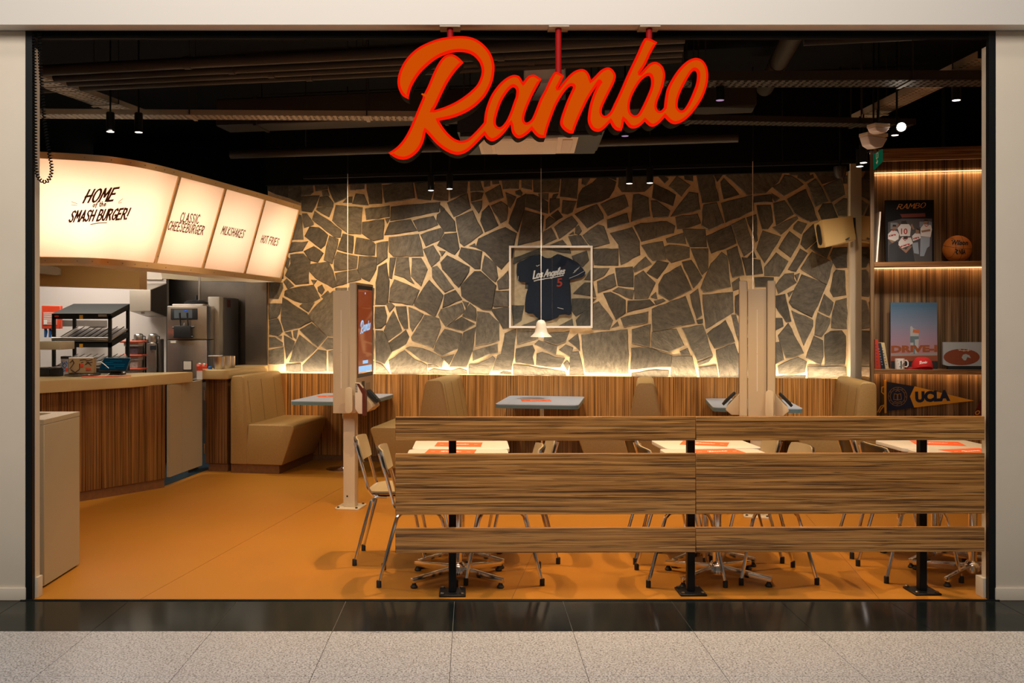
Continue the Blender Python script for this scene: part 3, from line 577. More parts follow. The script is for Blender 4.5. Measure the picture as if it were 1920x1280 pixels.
def inset(c, d, hole):
    A = sum(a[0]*b[1]-b[0]*a[1] for a, b in zip(c, c[1:]+c[:1])); s = (1 if A > 0 else -1)*(-1 if hole else 1)
    o = []; n = len(c)
    for i in range(n):
        p0, p1, p2 = Vector(c[i-1]), Vector(c[i]), Vector(c[(i+1) % n])
        t1, t2 = (p1-p0).normalized(), (p2-p1).normalized()
        n1, n2 = Vector((-t1.y, t1.x))*s, Vector((-t2.y, t2.x))*s
        m = (n1+n2)/max(.35, 1+n1.dot(n2)); 
        if m.length > 1.5: m = m.normalized()*1.5
        q = p1+m*d; o.append((q.x, q.y))
    return o
def sign_part(name, m, ext, y, off):
    me = fill([inset(c, -off, i > 0) if off else c for i, c in enumerate(SGN)], ext); remap(me, lambda c: Vector((c.x, y-c.z, c.y))); return link(name, me, m, sg, True, 30)
sign_part('letter_body', 'sign_body', .058, DS+.075, 0)
sign_part('letter_rim', 'sign_rim', .007, DS+.009, 0)
sign_part('letter_face', 'sign_face', .004, DS-.001, -.0145)
for px, y1 in ((844, 76), (1047, 140), (1217, 76)):
    q = P(px, y1, 5.15); MB().cyl((q.x, 5.15, q.z-.03), (q.x, 5.15, 3.157), .017).build('hanger_pipe', 'pipe_sign_glow', sg, True)
    f = MB().bx(q.x-.056, q.x+.056, 5.112, 5.232, 3.148, 3.157, .001, 1).build('ceiling_plate', 'cream', sg, True)

# ================================================================== THE MENU LIGHTBOX
def depth_at(y, z): return (z-H)*F/(CY-y)
BOT = [(40, 490), (72, 490), (130, 490.6), (185, 492.2), (240, 496), (285, 500.5), (378, 509.5), (455, 518.5), (525, 527)]
TOP = [(40, 284), (72, 287), (190, 294), (260, 304.5), (300, 313), (335, 322), (425, 346.5), (497, 367), (562, 387)]
zb, zt = 2.0, 2.78
def bpt(x, y): return PZ(x, y, zb)
def tpt(x, y): return PZ(x, y, zt)
def crv(pts, f):
    P3 = [f(*p) for p in pts]; return P3
B3, T3 = crv(BOT, bpt), crv(TOP, tpt)
def smooth_curve(P3, n):
    o = []
    for i in range(len(P3)-1):
        p0, p1, p2, p3 = P3[max(i-1, 0)], P3[i], P3[i+1], P3[min(i+2, len(P3)-1)]
        for k in range(n):
            t = k/n
            o.append(.5*((2*p1)+(p2-p0)*t+(2*p0-5*p1+4*p2-p3)*t*t+(-p0+3*p1-3*p2+p3)*t**3))
    return o+[P3[-1]]
NB = smooth_curve(B3, 4); NT = smooth_curve(T3, 4)
# light smoothing along the run keeps the sheet fair
def fair(c, it):
    for _ in range(it): c = [c[0]]+[(c[i-1]+2*c[i]+c[i+1])/4 for i in range(1, len(c)-1)]+[c[-1]]
    return c
NB, NT = fair(NB, 2), fair(NT, 2)
n3 = len(NB)
lb = thing('menu_lightbox', 'curved backlit menu lightbox with cream panels and hand lettering above the counter', 'lightbox', (NB[n3//2].x, NB[n3//2].y, 2.0))
def nrm(i):
    j, k = max(i-1, 0), min(i+1, n3-1); t = (NB[k]-NB[j]); u = NT[i]-NB[i]; n = u.cross(t).normalized()
    return n if n.dot(Vector((1, -1, 0))) > 0 else -n
NR = [nrm(i) for i in range(n3)]
def strip(off, a=0, b=None, lo=0.0, hi=1.0, thick=.004):
    mb = MB(); b = n3 if b is None else b; q = []
    for i in range(a, b):
        p0 = NB[i].lerp(NT[i], lo)+NR[i]*off; p1 = NB[i].lerp(NT[i], hi)+NR[i]*off
        q.append([mb.bm.verts.new(p) for p in (p0, p1, p1-NR[i]*thick, p0-NR[i]*thick)])
    for A, B in zip(q, q[1:]):
        for k in range(4): mb.bm.faces.new((A[k], A[(k+1) % 4], B[(k+1) % 4], B[k]))
    mb.bm.faces.new(q[0]); mb.bm.faces.new(q[-1][::-1])
    return mb
DIV = [0, 20, 24, 28, 32]
names = ['panel', 'panel', 'panel', 'panel']
PANELS = []
for a, b in zip(DIV, DIV[1:]):
    o = strip(0, a, b+1).build('opal_panel', 'milky', lb, True, 60); PANELS.append(o)
strip(.012, hi=.045, lo=-.015, thick=.016).build('bottom_rail', 'brass_frame', lb, True)
strip(.012, lo=.955, hi=1.015, thick=.016).build('top_rail', 'brass_frame', lb, True)
for i in DIV[1:-1]+[32]:
    t = (NB[min(i+1, 32)]-NB[i-1]).normalized(); wd = .018
    c = [NB[i]-t*wd+NR[i]*.011, NB[i]+t*wd*(.3 if i == 32 else 1)+NR[i]*.011, NT[i]+t*wd*(.3 if i == 32 else 1)+NR[i]*.011, NT[i]-t*wd+NR[i]*.011]
    MB().prism(c, -NR[i]*.014).build('mullion', 'brass_frame', lb, True)
# rivets
rv = MB()
for i in range(1, 32, 2):
    for f in (.012, .985):
        p = NB[i].lerp(NT[i], f)+NR[i]*.013; rv.cyl(p, p+NR[i]*.003, .0045, 6)
for i in DIV[1:-1]:
    for f in (.12, .5, .88):
        p = NB[i].lerp(NT[i], f)+NR[i]*.012; rv.cyl(p, p+NR[i]*.003, .0045, 6)
tag(rv.build('rivet', 'steel_d', lb, True), kind='stuff')
# housing behind the sheet
hb = MB(); q = []
for i in range(n3):
    bk = Vector((NR[i].x, NR[i].y, 0)).normalized()*.34
    a, b = NB[i].lerp(NT[i], -.014), NB[i].lerp(NT[i], 1.014)
    q.append([hb.bm.verts.new(p) for p in (a-NR[i]*.006, b-NR[i]*.006, b-bk, a-bk*1.0)])
for A, B in zip(q, q[1:]):
    for k in (1, 2, 3): hb.bm.faces.new((A[k], A[(k+1) % 4], B[(k+1) % 4], B[k]))
hb.bm.faces.new(q[0]); hb.bm.faces.new(q[-1][::-1])
hb.build('housing', mat('lightbox_inner', (.8, .74, .64), .7), lb, True)
# lamps inside the housing
for (a, b, e) in ((1, 9, 5.0), (9, 19, 5.3), (20, 24, 4.7), (24, 28, 4.9), (28, 32, 5.1)):
    i = (a+b)//2; A = NB[a].lerp(NT[a], .48); B = NB[b].lerp(NT[b], .48); c = NB[i].lerp(NT[i], .48)
    o = light('AREA', 'lightbox_lamp', c-NR[i]*.21, e, (1, .65, .50), c+NR[i], shape='RECTANGLE', size=(B-A).length*.9, size_y=.55)
    z = (c-(c-NR[i]*.21)).normalized(); x = (B-A).normalized(); x = (x-z*x.dot(z)).normalized(); y = z.cross(x)
    o.rotation_euler = Matrix((x, -y, -z)).transposed().to_euler()
bv = strip(.0035).bm
tree = BVHTree.FromBMesh(bv)
O = Vector((0, 0, H))
def lsurf(px, py):
    d = (P(px, py, 8)-O).normalized(); h = tree.ray_cast(O, d)
    return h[0]-d*.001 if h[0] is not None else P(px, py, 7.7)
tx = MB()
letters(tx, 'HOME', (156, 380), (212, 376), (167, 356), lsurf, .17)
letters(tx, 'of the', (174, 388), (198, 386), (176, 379), lsurf, .19)
letters(tx, 'SMASH BURGER!', (129, 416), (238, 410.5), (136, 396), lsurf, .20)
for a, b in (((134, 378), (145, 382)), ((134, 384), (144, 385)), ((222, 379), (230, 372.5)), ((222, 381), (228, 379.5))): ribbon(tx, [a, ((a[0]+b[0])/2, (a[1]+b[1])/2), b], .9, lsurf)
ribbon(tx, [(170, 420.7), (184, 418), (200, 417.5)], 1.6, lsurf)
tag(tx.build('lettering', 'lettering', lb, True), kind='stuff')
for ws_ in ((('CLASSIC', (337, 415), (371.5, 419.5), (341, 398.5)), ('CHEESEBURGER', (314, 430), (379.5, 440), (319, 414.5))), (('MILKSHAKES', (414, 438), (455.5, 446), (419, 424)),), (('HOT FRIES', (488.5, 454), (520, 460.5), (492.5, 441)),)):
    tx = MB()
    for w4 in ws_: letters(tx, *w4, lsurf, .17, .2)
    tag(tx.build('lettering', 'lettering', lb, True), kind='stuff')
# ================================================================== THE SLATTED BARRIER
br = thing('barrier', 'low barrier of wide zebrano planks on black posts across the shopfront', 'barrier', (1.22, 5.235, 0), math.atan2(.035, 3.28))
def plank(px0, px1, y0, y1, k):
    z1 = H-(y0-CY)*5.233/F; z0 = H-(y1-CY)*5.233/F
    x0 = (px0-CX)/F*5.233-1.22; x1 = (px1-CX)/F*5.233-1.22
    MB().bx(x0, x1, -.018, .018, z0, z1, .002, 1).build('plank', 'plank', br)
for (y0, y1) in ((780.5, 825), (849.5, 962.5), (988.5, 1034)):
    plank(742, 1303, y0, y1, 0); plank(1303.7, 1846.5, y0, y1, 1)
for px in (849, 1295, 1731):
    x = (px-CX)/F*5.36-1.22; y = .125
    o = MB().bx(x-.0215, x+.0215, y-.0215, y+.0215, .012, 1.0, .003, 1).build('post', 'black', br)
    b = MB().bx(x-.075, x+.075, y-.082, y+.075, 0, .012, .003, 1).build('base_plate', 'black', br)
    for sx in (-1, 1):
        for sy in (-1, 1): MB().lathe([(.012, 0), (.012, .007), (.008, .010), (.0, .010)], (x+sx*.055, y+sy*.062, .012), 6).build('bolt', 'steel_d', b)
    for z in (.335, .64, .95): MB().bx(x-.016, x+.016, .018, y-.02, z-.012, z+.012).build('bracket', 'black', br)

# ================================================================== CHAIRS AND CREAM TABLES
def make_chair():
    t = thing('school_chair', 'x', 'chair', (0, 0, 0), 0, 'tube-framed chairs at the cream tables')
    def slab(w_, d_, n=10):
        pts = [(.03-d_/2, -w_/2*.86), (.03+d_/2*.55, -w_/2), (.03+d_/2, -w_/2*.72), (.03+d_/2, w_/2*.72), (.03+d_/2*.55, w_/2), (.03-d_/2, w_/2*.86)]
        return spl(pts, 4)
    o = slab(.39, .325)
    MB().prism([(x, y, .447+.012*(abs(y)/.19)**2) for x, y in o], (0, 0, .011)).build('seat', 'chair_lam', t)
    MB().prism([(x*.97, y*.97, .441+.012*(abs(y)/.19)**2) for x, y in o], (0, 0, .006)).build('seat_underside', 'chair_edge', t)
    # curved backrest
    def back(off, th, name, m, sc=1):
        mb = MB(); g = []
        for i in range(9):
            a = -1+2*i/8; y = a*.185*sc; col = []
            for k in range(7):
                b = -1+2*k/6; z = .722+b*.077*sc*(1-.10*abs(a)**5); lean = (z-.45)*.27
                f = 1-.12*abs(b)**4
                col.append(Vector((-.142-lean-.03*(1-a*a)+off, y*f, z)))
            g.append(col)
        n = Vector((-1, 0, -.25)).normalized()*th
        va = [[mb.bm.verts.new(p) for p in c] for c in g]; vb = [[mb.bm.verts.new(p+n) for p in c] for c in g]
        for i in range(8):
            for k in range(6):
                mb.bm.faces.new((va[i][k], va[i+1][k], va[i+1][k+1], va[i][k+1])); mb.bm.faces.new((vb[i][k], vb[i][k+1], vb[i+1][k+1], vb[i+1][k]))
        ring = [(i, 0) for i in range(9)]+[(8, k) for k in range(1, 7)]+[(i, 6) for i in range(7, -1, -1)]+[(0, k) for k in range(5, 0, -1)]
        for (i, k), (i2, k2) in zip(ring, ring[1:]+ring[:1]): mb.bm.faces.new((va[i][k], vb[i][k], vb[i2][k2], va[i2][k2]))
        return mb.build(name, m, t)
    back(.024, .008, 'backrest', 'chair_lam'); back(.0155, .014, 'backrest_shell', 'chair_edge', .98)
    for s in (-1, 1):
        y = .165*s
        fl_ = spl([(.215, .195*s, .02), (.165, .18*s, .24), (.135, .170*s, .385), (.105, .166*s, .425), (.06, y, .432)], 5, False) if False else None
        def crv3(pts, n=5):
            P3 = [Vector(p) for p in pts]; o_ = []
            for i in range(len(P3)-1):
                p0, p1, p2, p3 = P3[max(i-1, 0)], P3[i], P3[i+1], P3[min(i+2, len(P3)-1)]
                for k in range(n):
                    q = k/n; o_.append(.5*((2*p1)+(p2-p0)*q+(2*p0-5*p1+4*p2-p3)*q*q+(-p0+3*p1-3*p2+p3)*q**3))
            return o_+[P3[-1]]
        for pts in (((.215, .195*s, .02), (.150, .176*s, .33), (.128, .170*s, .40), (.10, .166*s, .427), (.04, y, .430)),
                    ((-.232, .195*s, .02), (-.140, .176*s, .36), (-.118, .170*s, .41), (-.09, .167*s, .429), (-.03, y, .430))):
            lg = MB().tube(crv3(pts, 4), .0105, 8).build('leg', 'chrome', t)
            f = Vector(pts[0]); MB().lathe([(.0145, -.02), (.0145, .018), (.012, .022), (0, .022)], f, 10).build('foot_cap', 'rubber', lg)
        yb = .172*s
        MB().tube(crv3(((.13, .158*s, .436), (-.06, .160*s, .434), (-.115, .165*s, .440), (-.145, .170*s, .475), (-.158, yb, .52), (-.185, yb, .62), (-.232, yb*.985, .775)), 4), .0105, 8).build('back_post', 'chrome', t)
    MB().cyl((.06, -.165, .43), (.06, .165, .43), .008, 8).build('crossbar', 'chrome', t)
    return t
chair = make_chair(); first = [True]
def put_chair(x, y, rz, label):
    if first[0]:
        first[0] = False; chair.location = (x, y, 0); chair.rotation_euler = (0, 0, rz); chair['label'] = label; return
    dup(chair, (x, y, 0), rz, label)
PI = math.pi
put_chair(-.313, 5.66, .02, 'chrome-framed chair at the barrier\'s open left end, nearest the shopfront')
put_chair(-.506, 6.14, -.03, 'chrome-framed chair just behind the nearest one at the barrier\'s left end')
put_chair(.183, 5.70, PI-.02, 'chrome-framed chair right of the left cream tables, front one, backing to the middle group')
put_chair(.31, 6.18, PI+.04, 'chrome-framed chair right of the left cream tables, behind the front one')
put_chair(1.257, 5.655, .0, 'chrome-framed chair left of the middle cream tables, front one')
put_chair(1.265, 6.18, .03, 'chrome-framed chair left of the middle cream tables, rear one')
put_chair(1.79, 5.71, PI+.02, 'chrome-framed chair right of the middle cream tables, front one')
put_chair(1.765, 6.22, PI-.06, 'chrome-framed chair right of the middle cream tables, rear one with its wood back showing')
put_chair(2.676, 5.75, .02, 'chrome-framed chair left of the right-hand cream tables, front one')
put_chair(2.73, 6.29, -.12, 'chrome-framed chair left of the right-hand cream tables, rear one')
put_chair(3.36, 6.2, PI, 'chrome-framed chair right of the right-hand cream tables, half hidden by the jamb')

def rrect(a, b, r, n=4):
    o = []
    for cx, cy, a0 in ((a/2-r, b/2-r, 0), (-a/2+r, b/2-r, 90), (-a/2+r, -b/2+r, 180), (a/2-r, -b/2+r, 270)):
        for k in range(n+1):
            t = math.radians(a0+90*k/n); o.append((cx+r*math.cos(t), cy+r*math.sin(t)))
    return o
def make_table():
    t = thing('cafe_table', 'x', 'table', (0, 0, 0), 0, 'cream tables behind the barrier')
    MB().prism([(x, y, .727) for x, y in rrect(.61, .425, .04)], (0, 0, .023), .002).build('tabletop', 'white_top', t)
    MB().bx(-.17, .17, -.12, .12, .715, .727).build('mounting_plate', 'steel_d', t)
    MB().cyl((0, 0, .05), (0, 0, .716), .026, 20).build('column', 'chrome', t)
    MB().lathe([(.05, .035), (.05, .075), (.035, .10), (.026, .105)], (0, 0, 0), 20).build('hub', 'chrome', t)
    for k in range(4):
        sx, sy = ((1, 1), (-1, 1), (-1, -1), (1, -1))[k]
        a = math.atan2(.20*sy, .265*sx); l = math.hypot(.20, .265); rot = Rz(a)
        lg = MB().prism([rot @ Vector(p) for p in ((.03, -.014, .035), (.03, -.014, .085), (l, -.012, .058), (l, -.012, .03))], rot @ Vector((0, .028, 0)), .003).build('leg', 'chrome', t)
        q = rot @ Vector((l-.018, 0, 0)); MB().lathe([(.020, .002), (.022, .008), (.014, .018), (.009, .032)], q, 14).build('glide', 'rubber', lg)
    return t
tb = make_table()
spots = [(-.085, 5.64, 0, 'cream table nearest the barrier in the left pair'), (-.07, 6.075, 0, 'cream table at the back of the left pair'),
         (1.475, 5.66, .02, 'cream table nearest the barrier in the middle pair'), (1.512, 6.105, .05, 'cream table at the back of the middle pair'),
         (3.02, 5.67, .01, 'cream table nearest the barrier in the right-hand pair'), (3.005, 6.10, .03, 'cream table at the back of the right-hand pair')]
for i, (x, y, r, l) in enumerate(spots):
    if i == 0: tb.location = (x, y, 0); tb.rotation_euler = (0, 0, r); tb['label'] = l
    else: dup(tb, (x, y, 0), r, l)
# orange paper placemats with the shop's script on them
SXc = sum(p[0] for p in SIGN[0])/len(SIGN[0]); SYc = sum(p[1] for p in SIGN[0])/len(SIGN[0])
XS = [p[0] for p in SIGN[0]]; YS = [p[1] for p in SIGN[0]]
def logo(fn):
    """the sign's word mapped to (x,y) in -.5..+.5 of its own width"""
    wd = max(XS)-min(XS); mx_, my_ = (max(XS)+min(XS))/2, (max(YS)+min(YS))/2
    me = fill([[((x-mx_)/wd, (my_-y)/wd) for x, y in c[::2]] for c in SIGN], 0)
    return remap(me, lambda c: fn(c.x, c.y))
def make_mat():
    t = thing('placemat', 'x', 'placemat', (0, 0, 0), 0, 'orange paper placemats')
    MB().bx(-.1485, .1485, -.105, .105, 0, .0012).build('sheet', 'orange', t)
    link('print', logo(lambda x, y: Vector((x*.13, y*.13, .0018))), 'white', t)
    mb = MB()
    for sx in (-1, 1): mb.bx(sx*.11-.012, sx*.11+.012, -.002, .002, .0012, .0018)
    mb.build('small_print', 'white', t)
    return t
pm = make_mat(); k = 0
for (x, y, z, r, l) in ((-.13, 5.735, .7502, -.10, 'orange placemat on the front cream table of the left pair'), (-.085, 6.075, .7502, -.06, 'orange placemat on the rear cream table of the left pair'),
                     (1.50, 5.745, .7502, .12, 'orange placemat on the front cream table of the middle pair'), (1.515, 6.12, .7502, -.33, 'orange placemat on the rear cream table of the middle pair'),
                     (3.06, 5.76, .7502, .25, 'orange placemat on the front cream table at the right, cut off by the jamb'), (3.04, 6.14, .7502, -.25, 'orange placemat on the rear cream table at the right')):
    if k == 0: pm.location = (x, y, z); pm.rotation_euler = (0, 0, r); pm['label'] = l
    else: dup(pm, (x, y, z), r, l)
    k += 1

# ================================================================== BOOTHS
VF, VB = 9.03, 10.038
def bench(name, label, u0, faces, back_u, v0=VF):
    """faces: list of +1/-1 seat directions; back_u = centre of the backrest"""
    t = thing('booth_bench', label, 'bench', I(back_u, v0), -TH, 'tan booth benches along the stone wall')
    Ld = VB-v0
    if len(faces) == 2:
        pr = [(-.165, .50), (-.145, .62), (-.088, .93), (-.078, .958), (-.055, .972), (.055, .972), (.078, .958), (.088, .93), (.145, .62), (.165, .50), (.14, .09), (-.14, .09)]
    else:
        f = faces[0]
        pr = [(-.075*f, .09), (-.075*f, .94), (-.065*f, .98), (-.04*f, .995), (.045*f, .995), (.07*f, .975), (.08*f, .94), (.125*f, .50), (.10*f, .09)]
    MB().prism([(x, 0, z) for x, z in pr], (0, Ld, 0), .012).build('backrest', 'leather', t)
    # seams of the backrest
    for f in faces:
        x0 = (.088 if len(faces) == 2 else .08)*f; x1 = (.165 if len(faces) == 2 else .125)*f
        for q in (.075, .42, .77):
            if q < Ld: MB().prism([(x0*1.0+.001*f, q-.002, .94), (x0*1.0+.001*f, q+.002, .94), (x1+.001*f, q+.002, .51), (x1+.001*f, q-.002, .51)], (.0015*f, 0, 0)).build('seam', 'seam', t)
        s = .165 if len(faces) == 2 else .125
        d = .48
        pr = [((s-.03)*f, .09), ((s-.03)*f, .50), ((s+d-.03)*f, .50), ((s+d)*f, .485), ((s+d+.004)*f, .46), ((s+d-.125)*f, .09)]
        MB().prism([(x, .0, z) for x, z in pr], (0, Ld, 0), .012).build('seat', 'leather', t)
        MB().bx(min((s-.2)*f, (s+d-.16)*f), max((s-.2)*f, (s+d-.16)*f), .02, Ld, 0, .092).build('plinth', 'kick', t)
    return t
bench('left', 'tan booth bench facing right, backing onto the counter ledge at far left', 0, [1], -4.045)
bench('mid', 'double tan booth bench between the left and middle blue tables', 0, [-1, 1], -1.99)
bench('mid', 'double tan booth bench between the middle and right blue tables', 0, [-1, 1], .06)
bench('right', 'tan booth bench facing left beside the zebrano shelf unit', 0, [-1], 2.045)
def make_booth_table():
    t = thing('booth_table', 'x', 'table', (0, 0, 0), -TH, 'pale blue booth tables')
    MB().prism([(x, y, .745) for x, y in rrect(.80, 1.09, .07)], (0, 0, .008)).build('laminate_top', 'blue_top', t)
    MB().prism([(x, y, .715) for x, y in rrect(.80, 1.09, .07)], (0, 0, .0298)).build('edge_band', 'blue_edge', t)
    MB().cyl((0, 0, .012), (0, 0, .716), .022, 18).build('column', 'chrome', t)
    MB().lathe([(.19, 0), (.19, .006), (.16, .012), (.04, .022), (.03, .03)], (0, 0, 0), 32).build('base_disc', 'chrome', t)
    return t
bt = make_booth_table()
for i, (u, l) in enumerate(((-3.05, 'pale blue booth table at the left, partly behind the screen kiosk'), (-.97, 'pale blue booth table in the middle, under the white bell lamp'), (1.07, 'pale blue booth table at the right, behind the pale double kiosk'))):
    q = I(u, 9.478)
    if i == 0: bt.location = q; bt['label'] = l
    else: dup(bt, q, -TH, l)
for (px, py, r, l) in ((622, 742.5, .3, 'orange placemat on the left pale blue booth table'), (1005, 750.5, .0, 'orange placemat on the middle pale blue booth table'), ):
    q = PZ(px, py, .7532); dup(pm, q, r, l)
# bell lamps over the booth tables
def make_bell():
    t = thing('bell_lamp', 'x', 'pendant lamp', (0, 0, 0), 0, 'white bell pendants over the booth tables')
    pf = [(.109, 0), (.100, .012), (.080, .028), (.064, .05), (.056, .085), (.050, .125), (.044, .148), (.030, .165), (.010, .172), (.0, .172)]
    MB().lathe(pf+[] , (0, 0, 0), 32).build('shade', 'lampwhite', t)
    MB().cyl((0, 0, .17), (0, 0, 1.72), .0035, 6).build('cord', 'offwhite', t)
    MB().cyl((0, 0, 1.70), (0, 0, 2.608), .006, 6).build('drop_rod', 'black', t)
    mb = MB()
    for a in range(0, 360, 40): mb.box((.068*math.cos(math.radians(a)), .068*math.sin(math.radians(a)), .045), (.012, .012, .008), None)
    MB().lathe([(.012, .03), (.028, .045), (.03, .07), (.012, .10)], (0, 0, 0), 12).build('bulb', 'lens', t)
    mb.bm.free()
    return t
bl = make_bell()
for i, (px, v, l) in enumerate(((652, 9.45, 'white bell pendant on a thin cord behind the screen kiosk at the left'), (1014.5, 9.46, 'white bell pendant on a thin cord in front of the framed jersey'), (1411.5, 9.40, 'white bell pendant on a thin cord behind the pale double kiosk'))):
    q = PV(px, 632, v); q.z = 1.392
    if i == 0: bl.location = q; bl['label'] = l
    else: dup(bl, q, 0, l)

# ================================================================== ORDER KIOSKS
def kiosk(name, label, loc, rz, sides):
    t = thing('order_kiosk', label, 'kiosk', loc, rz)
    MB().prism([(x, y, 0) for x, y in rrect(.21, .25, .03)], (0, 0, .012), .002).build('base_plate', 'cream', t)
    for sx in (-1, 1):
        for sy in (-1, 1): MB().lathe([(.011, 0), (.011, .006), (.007, .010), (0, .010)], (sx*.078, sy*.095, .012), 6).build('bolt', 'rubber', t)
    MB().bx(-.05, .05, -.05, .05, .012, .86, .006, 2).build('post', 'cream', t)
    MB().cyl((-.015, -.0505, .10), (-.015, -.048, .10), .008, 10).build('cable_port', 'rubber', t)
    cx = 0 if len(sides) == 2 else -.035
    bw = .07
    MB().bx(cx-bw, cx+bw, -.15, .10, .795, 1.80, .004, 2).build('core_housing', 'cream', t)
    mb = MB()
    for a, b in ((1.0, 1.29), (1.295, 1.64)): mb.bx(cx-.0025, cx+.0025, -.1515, -.149, a, b)
    mb.build('light_slot', 'frame_w', t)
    for s in sides:
        x0 = cx+s*(bw+.004); x1 = x0+s*.062
        a, b = min(x0, x1), max(x0, x1)
        MB().bx(a, b, -.175, .325, .80, 1.865, .012, 3).build('screen_housing', 'cream', t)
        xs = x1+s*.0015
        g = MB().bx(min(x1-s*.002, xs), max(x1-s*.002, xs), -.150, .300, 1.085, 1.845, .001, 1).build('display_glass', 'blackp', t)
        xf = xs+s*.0012
        MB().bx(min(xs, xf), max(xs, xf), -.128, .278, 1.118, 1.812).build('display', 'screen', g)
        sf = lambda yy, zz: Vector((xf+s*.0012, yy, zz))
        lg = logo(lambda x, y: sf(.075+x*s*.30, 1.50+y*.30))
        link('display_logo', lg, 'screen_txt', g)
        mb = MB()
        for (y0, y1, z0, z1) in ((-.115, .07, 1.128, 1.178), (.075, .262, 1.128, 1.178), (.0, .15, 1.195, 1.222), (.06, .08, 1.775, 1.79)):
            mb.bx(min(xf, xf+s*.0012), max(xf, xf+s*.0012), y0 if s > 0 else .15-y1, y1 if s > 0 else .15-y0, z0, z1)
        mb.build('display_buttons', 'screen_txt', g)
        # lower devices
        MB().bx(min(x1, x1+s*.004), max(x1, x1+s*.004), -.02, .05, .97, 1.05, .002, 1).build('scanner_window', 'blackp', t)
        MB().bx(min(x1, x1+s*.003), max(x1, x1+s*.003), .10, .22, .93, 1.03, .002, 1).build('receipt_recess', 'box_lam', t)
        if len(sides) == 1:
         dv = MB().prism([(x1, -.21, .84), (x1, -.21, 1.05), (x1+s*.035, -.21, 1.05), (x1+s*.085, -.21, .98), (x1+s*.085, -.21, .80), (x1+s*.03, -.21, .80)], (0, .045, 0), .003).build('card_printer', 'offwhite', t)
         MB().prism([(x1+s*.035, -.2125, 1.045), (x1+s*.088, -.2125, .98), (x1+s*.088, -.2125, .785), (x1+s*.062, -.2125, .785), (x1+s*.062, -.2125, .96), (x1+s*.015, -.2125, 1.045)], (0, .05, 0)).build('printer_front', 'darkred', t)
         sv = MB()
         for i in range(7): sv.bx(min(x1+s*.002, x1+s*.022), max(x1+s*.002, x1+s*.022), -.2115, -.21, .975+i*.011, .980+i*.011)
         sv.build('printer_vent', 'rubber', dv)
        MB().prism([(x1, -.06, .80), (x1, -.06, .97), (x1+s*.095, -.06, .87), (x1+s*.105, -.06, .84), (x1+s*.06, -.06, .80)], (0, .22, 0), .006).build('terminal_arm', 'cream', t)
        tm = MB().box((x1+s*.082, .04, .925), (.135, .10, .022), Matrix.Rotation(s*math.radians(46), 3, 'Y'), .004).build('payment_terminal', 'blackp', t)
        MB().box((x1+s*.082+s*.0086, .04, .925+.0083), (.09, .07, .004), Matrix.Rotation(s*math.radians(46), 3, 'Y')).build('terminal_screen', 'glassdark', tm)
    # side tray in front
    xx = cx+bw+.02 if 1 in sides else cx
    MB().prism([(xx+px_, -.235, .91+pz_) for px_, pz_ in rrect(.062, .21, .028)], (0, .018, 0), .003).build('barcode_reader', 'cream', t)
    MB().bx(xx-.02, xx+.02, -.22, -.15, .86, .95).build('reader_mount', 'cream', t)
    return t
kiosk('a', 'cream order kiosk with one orange screen facing right, left of the barrier', (-1.01, 7.83, 0), -TH, [1])
kiosk('b', 'cream double-sided order kiosk seen edge-on behind the barrier', (2.275, 7.5, 0), -math.radians(16.5), [-1, 1])

# ================================================================== FRAMED JERSEY
fr = thing('framed_jersey', 'navy baseball jersey in a clear box with a thin white frame on the stone wall', 'framed jersey', PV(1032, 614, 10.09), -TH)
FV = 10.07
def bar(x0, y0, x1, y1):
    return prism_px(MB(), [(x0, y1), (x1, y1), (x1, y0), (x0, y0)], FV, .035)
for (a, b, c, d) in ((954.5, 460.5, 1111, 464), (954.5, 611, 1111, 614.5), (954.5, 464, 958, 611), (1107.5, 464, 1111, 611)): bar(a, b, c, d).build('frame_bar', 'frame_w', fr, True)
prism_px(MB(), [(958, 611), (1107.5, 611), (1107.5, 464), (958, 464)], FV+.004, .003).build('acrylic_front', 'clear', fr, True)
S2 = lambda x, y: (860+x/4, 400+y/4)
jer = [(590, 312), (612, 308), (645, 330), (690, 333), (740, 304), (790, 320), (845, 342), (900, 382), (950, 440), (922, 478), (830, 490), (838, 540), (843, 640), (846, 755), (800, 757), (755, 762), (742, 782), (690, 797), (625, 795), (580, 775), (556, 752), (498, 738), (505, 610), (522, 545), (500, 462), (490, 482), (478, 506), (440, 500), (437, 380), (482, 352), (540, 322)]
jp = [S2(*p) for p in spl(jer, 2)]
jm = MB(); front = []; c0 = S2(670, 540)
def jpt(x, y, dv): return PV(x, y, FV+.016+dv)
rows_ = []
for s, dv in ((1.0, .014), (1.0, .006), (.95, .0), (.72, -.003), (.45, .001), (.2, -.002)):
    rows_.append([jm.bm.verts.new(jpt(c0[0]+(x-c0[0])*s, c0[1]+(y-c0[1])*s, dv+(.0025*math.sin(i*1.9+s*9) if s < .97 else 0))) for i, (x, y) in enumerate(jp)])
for A, B in zip(rows_, rows_[1:]):
    for i in range(len(jp)): jm.bm.faces.new((A[i], A[(i+1) % len(jp)], B[(i+1) % len(jp)], B[i]))
jm.bm.faces.new(rows_[-1]); jm.bm.faces.new(rows_[0][::-1])
jo = jm.build('jersey', 'navy', fr, True)
jpl = plane_v(FV+.0085)
jt = MB()
def Jp(x, y): return S2(x, y)
letters(jt, 'Los', Jp(560, 488), Jp(628, 476), Jp(566, 432), jpl, .2, .06)
letters(jt, 'Angeles', Jp(640, 476), Jp(790, 452), Jp(652, 424), jpl, .2, .06)
ribbon(jt, [Jp(566, 505), Jp(600, 496), Jp(700, 482), Jp(785, 464)], 1.6, jpl)
ribbon(jt, [Jp(566, 508), Jp(590, 500), Jp(640, 492)], 1.8, jpl)
ribbon(jt, [Jp(582, 390), Jp(588, 396), Jp(606, 386)], .8, jpl)
